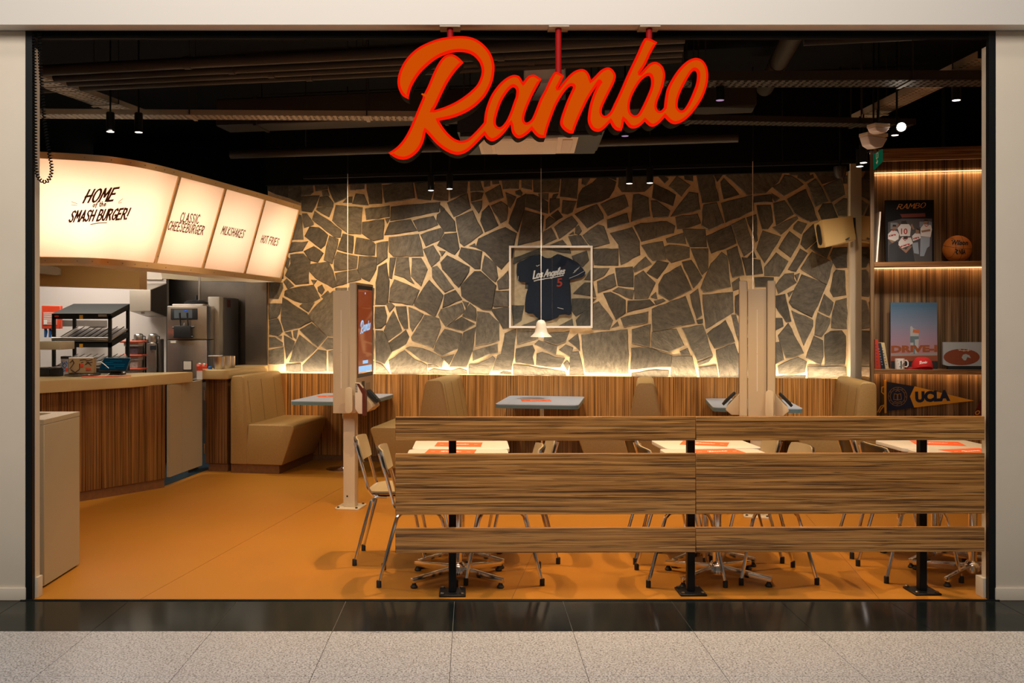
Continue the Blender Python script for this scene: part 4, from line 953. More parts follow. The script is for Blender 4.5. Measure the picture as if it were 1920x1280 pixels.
for i in range(4): ribbon(jt, [Jp(858+i*10, 446-i*10), Jp(872+i*9, 440-i*9), Jp(868+i*12, 430-i*9), Jp(880+i*8, 424-i*8)], .6, jpl)
ribbon(jt, [Jp(830, 486), Jp(890, 462), Jp(942, 432)], .6, jpl)
ribbon(jt, [Jp(446, 470), Jp(444, 500)], .7, jpl)
ribbon(jt, [Jp(742, 706), Jp(785, 716)], 1.0, jpl)
jt.build('jersey_lettering', 'white', jo.parent, True)
link('jersey_number', text_px('5', Jp(736, 552), Jp(777, 548), Jp(737, 488), jpl, 0, .02), mat('red_print', (.42, .035, .015), .7), fr, True)
# ================================================================== SHELF UNIT AT THE RIGHT
SVF, SVB, SU0, SU1 = 9.32, 9.66, 2.13, 3.75
su = thing('shelf_unit', 'tall zebrano display shelf with lit boards at the right', 'shelf unit', I(SU0, SVF), -TH)
sd = SVB-SVF; sw = SU1-SU0
MB().bx(0, .035, 0, sd, 0, 3.15).build('side_panel', 'veneer_g', su)
MB().bx(sw-.035, sw, 0, sd, 0, 3.15).build('side_panel', 'veneer_g', su)
MB().bx(-.004, 0, .01, sd-.005, 0, 3.14).build('mirror_cladding', 'bronze', su)
MB().bx(.035, sw-.035, sd-.02, sd, 0, 3.15).build('back_panel', 'veneer_g', su)
MB().bx(.035, sw-.035, 0, .03, 3.045, 3.16).build('header', 'veneer_h', su)
MB().bx(.035, sw-.035, .03, sd-.02, 3.12, 3.15).build('top_board', 'veneer_h', su)
def zpx(y, v, px=1740):
    a = (px-CX)/F; return H+(CY-y)/F*(v/(a*sn+cs))
SHZ = [zpx(490, SVF), zpx(693, SVF), .55]
for z in SHZ:
    b = MB().bx(.035, sw-.035, 0, sd-.02, z-.042, z, .002, 1).build('shelf_board', 'veneer_h', su)
    MB().bx(.04, sw-.04, sd-.075, sd-.055, z-.0475, z-.042).build('led_strip', 'led', b)
MB().bx(.04, sw-.04, sd-.03, sd-.022, 2.980, 2.986).build('led_strip', 'led', su)
def shelf_led(z, e):
    l = light('AREA', 'shelf_strip', I((SU0+SU1)/2, SVB-.075, z), e, (1, .50, .19), None, shape='RECTANGLE', size=sw-.1, size_y=.015)
    l.rotation_euler = (Matrix.Rotation(-TH, 4, 'Z') @ Matrix.Rotation(math.radians(38), 4, 'X')).to_euler()
for z, e in ((2.972, 2.6), (SHZ[0]-.05, 1.8), (SHZ[1]-.05, 1.8), (SHZ[2]-.05, 1)): shelf_led(z, e)
def pic(name, label, cat, pts, v, m, thick=.02, frame=None):
    """flat picture standing on a shelf: board cut at photo points"""
    t = thing(name, label, cat, PV((pts[0][0]+pts[1][0])/2, max(p[1] for p in pts), v), -TH)
    prism_px(MB(), pts, v, thick).build('board', m, t, True)
    return t
def patch(t, name, m, polys, v):
    mb = MB(); sf = plane_v(v)
    for p in polys: mb.face([sf(x, y) for x, y in p])
    o = mb.build(name, m if not isinstance(m, tuple) else mat(name+'_ink', m, .6), t, True)
    if len(polys) > 1: o['kind'] = 'stuff'
    return o
Z4 = lambda x, y: (1560+x/5.333, 240+y/5.333)
# group poster
PVv = 9.50
po = pic('photo_poster', 'dark poster of people in white jerseys on the upper shelf', 'poster', [Z4(535, 1345), Z4(1020, 1345), Z4(1018, 718), Z4(530, 722)], PVv, mat('poster_black', (.008, .008, .010), .5, 0, .15))
pf_ = PVv-.001
def Zp(s): return [Z4(*map(float, q.split(','))) for q in s.split()]
patch(po, 'poster_interior', (.07, .062, .065), [Zp('560,1345 560,940 700,905 1000,905 1000,1345')], pf_)
patch(po, 'poster_posters', (.20, .23, .27), [Zp('585,1010 585,945 655,945 655,1010'), Zp('875,990 875,935 925,935 925,990'), Zp('965,980 965,930 1000,940 1000,990')], pf_-.0004)
patch(po, 'poster_legs', (.02, .022, .028), [Zp('560,1345 570,1170 640,1130 700,1150 720,1345'), Zp('650,1345 670,1180 720,1210 800,1180 830,1345')], pf_-.0006)
patch(po, 'poster_jeans', (.30, .34, .42), [Zp('820,1250 800,1150 860,1140 870,1260'), Zp('880,1280 885,1085 980,1090 975,1180 950,1200 920,1280')], pf_-.0007)
patch(po, 'poster_jerseys', (.72, .69, .68), [Zp('560,1060 600,1020 650,1030 670,1060 665,1110 630,1130 560,1110'), Zp('655,1000 690,960 770,960 790,990 780,1080 680,1080'), Zp('665,1140 700,1090 790,1095 810,1150 780,1170 700,1200 665,1170'), Zp('800,1080 830,1050 880,1055 890,1100 810,1130'), Zp('885,1000 920,960 990,970 1000,1010 985,1090 885,1080')], pf_-.0009)
patch(po, 'poster_skin', (.30, .16, .10), [Zp('605,1015 605,980 640,980 640,1015'), Zp('835,1055 840,1010 870,1015 868,1055'), Zp('920,955 925,915 960,920 955,960'), Zp('665,1185 740,1250 800,1185 775,1175 740,1215 700,1200'), Zp('890,1025 980,1010 985,1030 900,1045'), Zp('640,990 660,950 672,965 655,1000'), Zp('785,970 800,955 825,1010 810,1015'), Zp('565,1110 600,1150 640,1130 600,1125')], pf_-.0011)
patch(po, 'poster_hair', (.02, .014, .012), [Zp('690,960 695,930 740,925 755,960'), Zp('605,985 610,965 640,968 642,985'), Zp('845,1015 845,1000 878,1010 875,1050 868,1020'), Zp('918,930 925,912 958,915 960,930'), Zp('715,1110 715,1080 755,1078 758,1110')], pf_-.0012)
psf = plane_v(pf_-.0014)
rd = mat('poster_red', (.50, .03, .015), .6)
link('poster_number', text_px('10', Z4(690, 1062), Z4(755, 1062), Z4(690, 1003), psf, 0, .02), rd, po, True)
mb = MB()
for a, b in (((572, 1085), (635, 1072)), ((690, 1190), (775, 1165)), ((815, 1112), (870, 1100))): letters(mb, 'on', Z4(*a), Z4(*b), Z4(a[0]+4, a[1]-24), psf, .2, .05)
for q in ('600,1020 612,1028 625,1020', '705,1100 730,1125 760,1095', '925,965 942,985 965,970'): ribbon(mb, [Z4(*map(float, k.split(','))) for k in q.split()], 1.2, psf)
mb.build('poster_jersey_print', rd, po, True)
nb = MB()
letters(nb, 'RAMBO', Z4(650, 812), Z4(925, 795), Z4(668, 762), psf, .09, .12)
nb.build('poster_neon_word', emit('poster_ink_orange', (.0, 0, 0), 0) if False else mat('poster_orange_ink', (.75, .30, .05), .5), po, True)
patch(po, 'poster_red_glow', (.16, .025, .012), [Zp('680,860 930,850 935,885 700,895')], pf_-.0004)
# basketball
bp = PV(1795, 490, 9.52); BR = .127
bk = thing('basketball', 'orange basketball with black seams on the upper shelf', 'basketball', (bp.x, bp.y, SHZ[0]+BR), -TH)
mb = MB(); bmesh.ops.create_uvsphere(mb.bm, u_segments=40, v_segments=24, radius=BR); mb.build('ball', mat('ball_rubber', (.62, .20, .03), .5, bump=.3, nscale=220), bk)
sm = []
for (ax, ang) in (((0, 0, 1), 0), ((1, 0, 0), 0)): sm.append((Vector(ax), 0))
sm.append((Vector((0, .25, 1)), .0))
def ring(n_, h):
    n_ = n_.normalized(); a = n_.orthogonal().normalized(); b = n_.cross(a); r = math.sqrt(BR*BR-h*h)
    return [n_*h+(a*math.cos(k*math.pi/20)+b*math.sin(k*math.pi/20))*r for k in range(40)]
for n_, h in ((Vector((.12, -.2, 1)), .02), (Vector((1, .1, -.1)), 0), (Vector((1, .35, -.1)), .085), (Vector((1, .35, -.1)), -.085)):
    MB().tube(ring(n_, h), .0016, 6, True).build('seam', 'rubber', bk)
tr = BVHTree.FromPolygons([tuple(bk.matrix_basis @ v.co) for v in bk.children[0].data.vertices], [tuple(p.vertices) for p in bk.children[0].data.polygons])
def ballsf(px, py):
    d = (P(px, py, 8)-O).normalized(); h = tr.ray_cast(O, d)
    return h[0]-d*.0035 if h[0] is not None else PV(px, py, 9.5)
link('ball_lettering', text_px('Wilson', Z4(1195, 1168), Z4(1362, 1172), Z4(1195, 1118), ballsf, .2, .04), 'rubber', bk, True)
link('ball_lettering', text_px('NBA', Z4(1268, 1262), Z4(1335, 1262), Z4(1268, 1210), ballsf, .1, .045), 'rubber', bk, True)
mb = MB(); ribbon(mb, [Z4(1236, 1212), Z4(1256, 1222), Z4(1240, 1240), Z4(1254, 1258)], 2.6, ballsf); mb.build('ball_emblem', 'rubber', bk, True)
# leaning frame at the left of the upper shelf
lf = thing('picture_frame', 'slim pale picture frame leaning on the left side of the upper shelf', 'picture frame', I(SU0+.06, 9.47, SHZ[0]), -TH)
MB().box((.012, 0, .235), (.014, .30, .47), Matrix.Rotation(math.radians(4), 3, 'Y')).build('frame', 'frame_w', lf)
MB().box((.0205, 0, .235), (.003, .26, .42), Matrix.Rotation(math.radians(4), 3, 'Y')).build('picture', mat('pale_print', (.42, .36, .28), .6, noise=.4, nscale=12), lf)
# drive-in photo
Z5 = lambda x, y: (1560+x/3.7639, 480+y/3.7639)
def Zq(s): return [Z5(*map(float, q.split(','))) for q in s.split()]
DV_ = 9.52
def sky_mat():
    m, nt, b = nodes('dusk_sky_print'); tc = nt.nodes.new('ShaderNodeTexCoord'); sp = nt.nodes.new('ShaderNodeSeparateXYZ'); L(nt, tc.outputs['Generated'], sp.inputs[0])
    r = nt.nodes.new('ShaderNodeValToRGB'); e = r.color_ramp.elements
    e[0].position = .2; e[0].color = (.42, .20, .20, 1); e[1].position = .95; e[1].color = (.055, .13, .22, 1); k_ = e.new(.42); k_.color = (.32, .22, .30, 1); k_ = e.new(.68); k_.color = (.17, .21, .31, 1)
    L(nt, sp.outputs[2], r.inputs[0]); L(nt, r.outputs[0], b.inputs['Base Color']); b.inputs['Roughness'].default_value = .45
    return m
dp = pic('drive_in_picture', 'frameless print of a drive-in sign against a dusk sky, on the middle shelf', 'picture', [Z5(415, 800), Z5(745, 800), Z5(741, 327), Z5(414, 327)], DV_, sky_mat())
d0 = DV_-.001
patch(dp, 'print_roof', (.30, .27, .26), [Zq('416,690 743,680 743,700 416,705')], d0)
patch(dp, 'print_eave', (.26, .07, .03), [Zq('416,705 743,700 743,740 416,740')], d0)
patch(dp, 'print_shadow', (.02, .018, .018), [Zq('416,740 744,740 745,800 415,800')], d0)
patch(dp, 'print_tower', (.38, .40, .42), [Zq('552,690 552,500 560,492 575,510 612,522 612,600 605,690')], d0)
patch(dp, 'print_tower_side', (.10, .17, .20), [Zq('552,610 552,565 612,565 612,585 575,590 575,610'), Zq('575,690 575,590 585,590 585,690')], d0-.0004)
patch(dp, 'print_tower_sign', (.45, .13, .05), [Zq('570,540 572,515 618,520 615,545')], d0-.0006)
link('print_letters', text_px('DRIVE-I', Z5(418, 682), Z5(742, 676), Z5(418, 632), plane_v(d0-.0008), 0, .055), mat('print_orange', (.27, .075, .022), .6), dp, True)
# books
for i, (a, m_, l) in enumerate((('303,800 345,798 325,587 303,588', s2l(190, 60, 35), 'orange paperback leaning at the left end of the middle shelf'), ('345,798 374,797 345,615 325,617', s2l(25, 45, 62), 'dark blue paperback leaning between the orange and cream ones'), ('378,798 402,796 370,610 346,612', s2l(205, 185, 140), 'cream paperback leaning rightmost of the three books'))):
    q = Zq(a); t = thing('book', l, 'book', PV(q[0][0], q[0][1], 9.45), -TH, 'paperbacks on the middle shelf')
    prism_px(MB(), q, 9.45, .13, .001).build('cover', mat('book_cover', m_, .5), t, True)
    tmb = MB(); sf = plane_v(9.449)
    cxl = (q[0][0]+q[1][0])/2; cxh = (q[2][0]+q[3][0])/2
    link('spine_title', text_px(('PAPER', 'SPORT', 'DINERS')[i] if False else '|||||||', (cxl-.1*(i+1), q[0][1]-8), (cxh, q[2][1]+10), (cxl-2.6, q[0][1]-8.5), sf), mat('spine_ink', ((.12, .03, .16), (.35, .35, .32), (.05, .05, .12))[i], .6), t, True)
# mug
mq = PV(1687, 692, 9.42)
mg = thing('mug', 'white mug with a dark printed emblem beside the red cap', 'mug', (mq.x, mq.y, SHZ[1]), -TH)
MB().lathe([(.0, 0), (.040, 0), (.042, .004), (.042, .098), (.039, .098), (.038, .01), (0, .01)], (0, 0, 0), 28).build('body', 'white', mg)
MB().tube([(.040, 0, .08), (.06, 0, .082), (.073, 0, .065), (.073, 0, .035), (.06, 0, .02), (.040, 0, .022)], .006, 8).build('handle', 'white', mg)
tr2 = BVHTree.FromPolygons([tuple(mg.matrix_basis @ v.co) for v in mg.children[0].data.vertices], [tuple(p.vertices) for p in mg.children[0].data.polygons])
def mugsf(px, py):
    d = (P(px, py, 8)-O).normalized(); h = tr2.ray_cast(O, d)
    return h[0]-d*.001 if h[0] is not None else PV(px, py, 9.37)
em = MB()
for s_ in ('465,740 485,750 505,738', '470,760 490,768 508,756', '478,780 488,792 500,778', '488,742 488,790'): ribbon(em, [Z5(*map(float, q.split(','))) for q in s_.split()], 2.2, mugsf)
em.build('emblem', mat('mug_print', (.03, .06, .05), .6), mg, True)
# cap
cq = PV(1729, 692, 9.44)
cp = thing('baseball_cap', 'red baseball cap with small white script on the middle shelf', 'cap', (cq.x, cq.y, SHZ[1]), -TH)
mb = MB(); g = []
for k in range(9):
    ph = k/8*math.pi/2; g.append((.092*math.cos(ph)**.7, .018+.098*math.sin(ph)))
MB().lathe([(.090, 0)]+g, (0, 0, 0), 28).build('crown', 'capred', cp)
br_ = [(x, y) for x, y in spl([(-.085, -.02, 1), (-.075, -.075), (-.03, -.125), (.03, -.125), (.075, -.075), (.085, -.02, 1), (.05, -.07), (0, -.085), (-.05, -.07)], 4)]
MB().prism([(x, y, .010+.02*(1-(abs(x)/.085)**2)) for x, y in br_], (0, 0, .004)).build('peak', 'capred', cp)
MB().bx(-.2, -.07, -.01, .01, .004, .02).build('strap', 'capred', cp)
tr3 = BVHTree.FromPolygons([tuple(cp.matrix_basis @ v.co) for v in cp.children[0].data.vertices], [tuple(p.vertices) for p in cp.children[0].data.polygons])
def capsf(px, py):
    d = (P(px, py, 8)-O).normalized(); h = tr3.ray_cast(O, d)
    return h[0]-d*.0015 if h[0] is not None else PV(px, py, 9.4)
link('cap_script', logo(lambda x, y: capsf(1731+x*15, 679.5-y*16)), 'white', cp, True)
# football picture
FVv = 9.45
fp = thing('football_picture', 'small framed photo of a brown football at the right of the middle shelf', 'picture', PV(1810, 692, FVv), -TH)
prism_px(MB(), Zq('784,765 820,775 1075,775 1075,607 820,607 784,607'), FVv, .03).build('box_frame', mat('picture_ground', (.36, .40, .42), .4), fp, True)
prism_px(MB(), Zq('820,800 1075,800 1075,775 820,775'), FVv+.002, .05).build('stand', 'blackp', fp, True)
patch(fp, 'print_ball', (.20, .045, .015), [[(x, y) for x, y in (Z5(915+128*math.cos(t/12*math.pi), 712+58*math.sin(t/12*math.pi)) for t in range(24))]], FVv-.001)
patch(fp, 'print_emblem', (.30, .36, .36), [Zq('915,715 925,695 945,690 970,700 980,720 955,712 945,735 930,735')], FVv-.0016)
fm = MB()
for s_ in ('890,660 930,668 975,664', '900,668 905,655', '930,672 932,658', '960,672 962,656'): ribbon(fm, [Z5(*map(float, q.split(','))) for q in s_.split()], .7, plane_v(FVv-.0016))
fm.build('print_laces', 'offwhite', fp, True)
# pennant
NV = 9.60
pn = thing('pennant', 'navy and gold felt college pennant below the middle shelf', 'pennant', PV(1740, 770, NV), -TH)
prism_px(MB(), Zq('385,885 583,918 550,990 580,1068 385,1095'), NV, .004).build('navy_field', 'navyfelt', pn, True)
prism_px(MB(), Zq('583,918 1002,1020 580,1068 550,990'), NV, .004).build('gold_field', 'gold', pn, True)
prism_px(MB(), Zq('368,875 384,872 385,1108 370,1108'), NV-.002, .008).build('gold_binding', 'gold', pn, True)
mb = MB()
for s_ in ('370,920 352,925 350,960 368,975', '370,1050 345,1058 322,1100', '370,1055 350,1075 335,1102'): ribbon(mb, [Z5(*map(float, q.split(','))) for q in s_.split()], 2.0, plane_v(NV-.003))
mb.build('tie', 'gold', pn, True)
link('pennant_letters', text_px('UCLA', Z5(588, 1035), Z5(835, 1022), Z5(586, 955), plane_v(NV-.001), 0, .07), 'navyfelt', pn, True)
mb = MB(); sf = plane_v(NV-.001)
for r in (66, 52): ribbon(mb, [Z5(463+r*math.cos(t*math.pi/16), 990+r*1.0*math.sin(t*math.pi/16)) for t in range(33)], .9, sf)
for t in range(12):
    a = t*math.pi/6; ribbon(mb, [Z5(463+56*math.cos(a), 990+56*math.sin(a)), Z5(463+62*math.cos(a+.1), 990+62*math.sin(a+.1))], .8, sf)
for s_ in ('435,1010 440,970 460,975 460,1015 435,1010', '490,1010 485,970 465,975 465,1015 490,1010', '440,1025 463,1032 488,1025', '450,955 463,945 476,955'): ribbon(mb, [Z5(*map(float, q.split(','))) for q in s_.split()], 1.3, sf)
mb.build('seal', mat('seal_gold', (.30, .17, .035), .8), pn, True)
# second pennant's tip behind the jamb
p2 = thing('pennant', 'dark red pennant edge with a gold letter, cut off by the right jamb', 'pennant', PV(1836, 778, NV), -TH)
prism_px(MB(), Zq('1000,1125 1048,1015 1130,1015 1130,1125'), NV-.03, .006).build('red_field', mat('red_felt', (.14, .012, .01), .9), p2, True)
link('pennant_letters', text_px('O', Z5(1008, 1120), Z5(1042, 1120), Z5(1012, 1088), plane_v(NV-.031), .2, .03), 'gold', p2, True)

# ================================================================== PROJECTOR SPEAKER, EXIT SIGN, EMERGENCY LIGHTS
sp_ = thing('wall_speaker', 'cream box speaker with a black oval port on the beige pier', 'speaker', PV(1597, 430, 10.0), 0)
A, B, C_, D_ = PV(1540, 412, 9.70), PV(1598, 404, 9.98), PV(1605, 449, 9.98), PV(1547, 464, 9.70)
lv = I(-.02, .0)
p4 = [PV(1525.5, 420, 9.88), PV(1540, 412, 9.70), PV(1547.5, 464, 9.70), PV(1533.5, 465, 9.88)]
mb = MB(); v8 = [mb.bm.verts.new(p) for p in (p4+[PV(1588, 409, 10.012), PV(1599, 404, 9.86), PV(1605.5, 449, 9.86), PV(1594, 454, 10.012)])]
for f in ((0, 1, 2, 3), (4, 7, 6, 5), (0, 4, 5, 1), (1, 5, 6, 2), (2, 6, 7, 3), (3, 7, 4, 0)): mb.bm.faces.new([v8[i] for i in f])
bmesh.ops.bevel(mb.bm, geom=list(mb.bm.edges), offset=.006, segments=2, affect='EDGES')
mb.build('cabinet', 'beige_lam', sp_, True)
c = sum(p4, Vector())/4; ex = ((p4[1]+p4[2])/2-(p4[0]+p4[3])/2); ez = ((p4[0]+p4[1])/2-(p4[3]+p4[2])/2)
nn = ex.cross(ez).normalized(); nn = nn if nn.dot(O-c) > 0 else -nn
ov = [c+ex*.27*(1 if abs(math.cos(t)) < 2 else 1)*math.cos(t)+ez*(.22*math.sin(t)+(.18 if math.sin(t) > 0 else -.18))+nn*.002 for t in [k*math.pi/12 for k in range(24)]]
MB().prism(ov, nn*.003).build('port', 'blackp', sp_, True)
MB().tube([PV(1592, 428, 9.95), PV(1600, 432, 9.99), PV(1602, 437, 10.018)], .014, 8).build('bracket', 'blackp', sp_, True)
MB().prism([PV(1599, 408, 10.0), PV(1604, 408, 10.0), PV(1604, 440, 10.0), PV(1599, 440, 10.0)], I(0, .02)).build('wall_plate', 'blackp', sp_, True)
mb = MB(); sf = lambda x, y: PV(x, y, 9.86-.0+(x-1599)*-.0) 
ribbon(mb, [(1586, 449), (1592, 446)], 2.5, plane_v(9.80)); mb.build('badge', 'blackp', sp_, True)
xs = thing('exit_sign', 'green exit sign with a white pictogram hanging by the shelf unit', 'sign', PV(1646, 300, 8.75), 0)
xq = [PV(1637.5, 318, 8.9), PV(1652.5, 303, 8.55), PV(1652.5, 280, 8.55), PV(1637.5, 289, 8.9)]
nx = (xq[1]-xq[0]).cross(xq[3]-xq[0]).normalized(); nx = nx if nx.dot(O-xq[0]) > 0 else -nx
MB().prism(xq, -nx*.012).build('plate', 'green', xs, True)
def xsf(a, b): return xq[0].lerp(xq[1], a).lerp(xq[3].lerp(xq[2], a), b)+nx*.002
mb = MB()
for s_ in ([(.4, .55), (.4, .9), (.62, .9), (.62, .55), (.4, .55)], [(.5, .45), (.5, .2)], [(.4, .3), (.5, .15), (.6, .3)]): ribbon(mb, s_, .07, xsf)
mb.build('pictogram', 'white', xs, True)
MB().cyl(PV(1645, 284, 8.72), Vector((PV(1645, 284, 8.72).x, PV(1645, 284, 8.72).y, 3.40)), .006, 6).build('hanger', 'black', xs, True)
def em_light(label, p, w_, h_, d_):
    t = thing('emergency_light', label, 'emergency light', p, .35)
    MB().prism([(-w_/2, 0, 0), (-w_*.36, 0, -h_*.75), (-w_*.1, 0, -h_), (w_*.25, 0, -h_*.9), (w_/2, 0, -h_*.1)], (0, d_, 0), .008).build('diffuser', mat('emergency_diffuser', (.74, .70, .78), .3), t)
    MB().bx(-w_/2, w_/2, -.004, d_+.004, 0, .03, .004, 1).build('housing', 'offwhite', t)
    MB().cyl((0, d_/2, .03), (0, d_/2, 4.0-p.z), .008, 6).build('hanger', 'black', t)
em_light('white emergency light with a faceted cover above the green exit sign', PV(1646, 255, 8.45), .22, .10, .10)
em_light('smaller white emergency light tucked above the faceted one', PV(1655, 238, 7.9), .15, .045, .09)
# ================================================================== COUNTER AND KITCHEN
FC = [(-4.35, 6.85), (-3.92, 7.35), (-3.40, 8.02), (-3.13, 8.37), (-2.86, 8.76)]
fc = spl(FC, 5, False)
def offs(c, d):
    o = []
    for i, p in enumerate(c):
        a = Vector(c[max(i-1, 0)]); b = Vector(c[min(i+1, len(c)-1)]); t = (b-a).normalized(); n = Vector((t.y, -t.x)); q = Vector(p)+n*d; o.append((q.x, q.y))
    return o
ct = thing('service_counter', 'curved service counter with dark zebrano front and cream worktop', 'counter', (-3.3, 8.1, 0))
def wallstrip(c, th, z0, z1, name, m, parent):
    a = offs(c, 0); b = offs(c, -th)
    return MB().prism([(x, y, z0) for x, y in a]+[(x, y, z0) for x, y in reversed(b)], (0, 0, z1-z0)).build(name, m, parent, True)
wallstrip(fc, .04, .085, .96, 'front_panel', 'veneer_dark', ct)
wallstrip(offs(fc, -.012), .03, 0, .085, 'kick_board', 'kick', ct)
MB().prism([(-2.86, 8.76, .085), (-2.89, 8.78, .085), (-3.4, 9.1, .085), (-3.37, 9.06, .085)], (0, 0, .87)).build('end_panel', 'veneer_dark', ct, True)
sl = [(-4.30, 6.84), (-3.88, 7.34), (-3.63, 7.66), (-3.40, 7.97), (-3.06, 8.38), (-2.84, 8.88), (-2.725, 9.18), (-2.80, 9.22), (-3.35, 9.02), (-3.9, 8.5), (-4.6, 7.7), (-5.0, 7.2)]
MB().prism([(x, y, .955) for x, y in sl], (0, 0, .098), .008).build('worktop', 'beige_lam', ct, True)
gt = thing('counter_gate', 'plain beige two-leaf gate between the curved counter and the booth ledge', 'gate', (-2.80, 9.15, 0))
g0, g1, gm_ = Vector((-2.83, 8.80, 0)), Vector((-2.735, 9.53, 0)), Vector((-2.80, 9.07, 0))
gn = Vector((-.03, 0, 0))
for a, b in ((g0, gm_), (gm_, g1)):
    d = (b-a).normalized()*.0025
    MB().prism([a+d+Vector((0, 0, .09)), b-d+Vector((0, 0, .09)), b-d+Vector((0, 0, .953)), a+d+Vector((0, 0, .953))], gn).build('gate_leaf', 'box_lam', gt, True)
for z in (.26, .80):
    MB().cyl((g1.x+.016, g1.y+.012, z-.05), (g1.x+.016, g1.y+.012, z+.05), .013, 10).build('hinge', 'steel_d', gt, True)
lg = thing('booth_ledge', 'cream-topped ledge on a zebrano base behind the leftmost bench', 'counter', I(-4.3, 9.02), -TH)
MB().bx(-.11, .125, .06, 1.0, .085, .955).build('base', 'veneer_dark', lg)
MB().bx(-.09, .12, .08, 1.0, 0, .085).build('kick_board', 'kick', lg)
MB().prism([(x-.01, y+.53, .955) for x, y in rrect(.34, 1.12, .05)], (0, 0, .10), .012).build('worktop', 'beige_lam', lg)
struct(MB().prism([(x, y, .0004) for x, y in offs(fc, -.06)]+[I(-4.45, 9.3, .0004), I(-4.45, 10.1, .0004), I(-4.2, 12, .0004), (-6, 12, .0004), (-6, 7, .0004)], (0, 0, .003)).build('floor_kitchen', mat('kitchen_floor', (.015, .045, .07), .4)))
# fascia under the lightbox, kitchen wall bits
struct(MB().prism([P(20, 534, 8.55), P(262, 541, 8.65), P(262, 470, 8.65), P(20, 465, 8.55)], (-.02, .25, 0)).build('trim_fascia', 'fascia'))
dbx = thing('duct_box', 'small grey duct end under the lightbox at the left jamb', 'duct', P(90, 515, 8.45))
MB().prism([P(60, 494, 8.42), P(106, 500, 8.54), P(113, 504, 8.54), P(113, 515, 8.54), P(106, 516, 8.54), P(60, 511, 8.42)], (-.03, .1, 0)).build('duct', mat('grey_duct', (.33, .27, .20), .5), dbx, True)
struct(MB().prism([P(262, 500, 10.96), P(304, 502, 10.96), P(304, 524, 10.96), P(262, 523, 10.96)], (0, .1, 0)).build('trim_kitchen_panel', 'offwhite'))
struct(MB().prism([P(305, 500, 11.55), P(470, 512, 11.55), P(470, 720, 11.55), P(305, 720, 11.55)], (0, .08, 0)).build('wall_kitchen_steel', 'steel_d'))
struct(MB().prism([P(304, 500, 11.5), P(314, 500, 11.5), P(314, 730, 11.5), P(304, 730, 11.5)], (0, .05, 0)).build('trim_kitchen_post', 'black'))
struct(MB().prism([I(-4.42, 10.09, .95), I(-4.165, 10.09, .95), I(-4.165, 10.09, 2.08), I(-4.42, 10.09, 2.08)], I(0, .04)).build('trim_steel_column', 'steel_d'))
struct(MB().prism([P(300, 498, 10.7), P(465, 522, 10.7), P(465, 528, 10.7), P(380, 527, 10.7), P(304, 522, 10.7)], (0, .1, 0)).build('trim_kitchen_head', 'box_lam'))
# heated display
hd = thing('heated_display', 'black two-tier heated food display with steel racks behind the counter', 'food display', P(150, 700, 9.1))
xw0, xw1, yd0, yd1 = (97-CX)/F*8.9, (208-CX)/F*8.9, 8.9, 9.39
def zz(y, d): return H+(CY-y)/F*d
def slope(x0, x1, z0, z1, th, name, m): # tilted slab front z0 -> rear z1
    return MB().prism([(x0, yd0, z0), (x1, yd0, z0), (x1, yd0, z0+th), (x0, yd0, z0+th)], (0, yd1-yd0, z1-z0)).build(name, m, hd, True)
slope(xw0, xw1, zz(598, 8.9), zz(579, 9.39), .052, 'canopy', 'display_black')
slope(xw0+.01, xw1-.01, zz(640, 8.9), zz(617, 9.39), .012, 'shelf', 'steel_c')
slope(xw0, xw1, zz(651, 8.9), zz(630, 9.39), .045, 'shelf_housing', 'display_black')
slope(xw0+.01, xw1-.01, zz(690, 8.9), zz(668, 9.39), .012, 'shelf', 'steel_c')
MB().bx(xw0, xw1, yd0, yd1, 1.056, 1.13).build('base', 'blackp', hd, True)
MB().cyl((xw0+.01, yd0-.012, zz(637, 8.9)+.01), (xw1-.02, yd0-.012, zz(637, 8.9)+.01), .018, 10).build('front_rail', 'steel', hd, True)
for x, y, zt_ in ((xw0+.014, yd0+.014, zz(592, 8.9)), (xw1-.014, yd0+.014, zz(592, 8.9)), (xw0+.014, yd1-.014, zz(572, 9.39)), (xw1-.014, yd1-.014, zz(572, 9.39))):
    MB().bx(x-.014, x+.014, y-.014, y+.014, 1.06, zt_).build('post', 'blackp', hd, True)
for tier in ((640, 617), (690, 668)):
    mb = MB()
    for i in range(8):
        x = xw0+.05+i*(xw1-xw0-.1)/7
        mb.tube([(x, yd0+.01, zz(tier[0], 8.9)+.025), (x, yd1-.02, zz(tier[1], 9.39)+.025)], .005, 6)
    mb.build('rack_wire', 'steel_d', hd, True)
for y in (594, 648):
    p = P(152, y, 8.885); MB().bx(p.x-.017, p.x+.017, p.y, p.y+.004, p.z-.018, p.z+.018).build('warning_label', 'yellow', hd, True)
p = P(106, 592.5, 8.89); MB().prism([(p.x+.022*math.cos(t), p.y, p.z+.009*math.sin(t)) for t in [k*math.pi/8 for k in range(16)]], (0, .004, 0)).build('maker_badge', 'red', hd, True)
p = P(194, 591, 8.888); MB().bx(p.x-.05, p.x+.03, p.y, p.y+.004, p.z-.012, p.z+.010).build('control_plate', 'steel', hd, True)
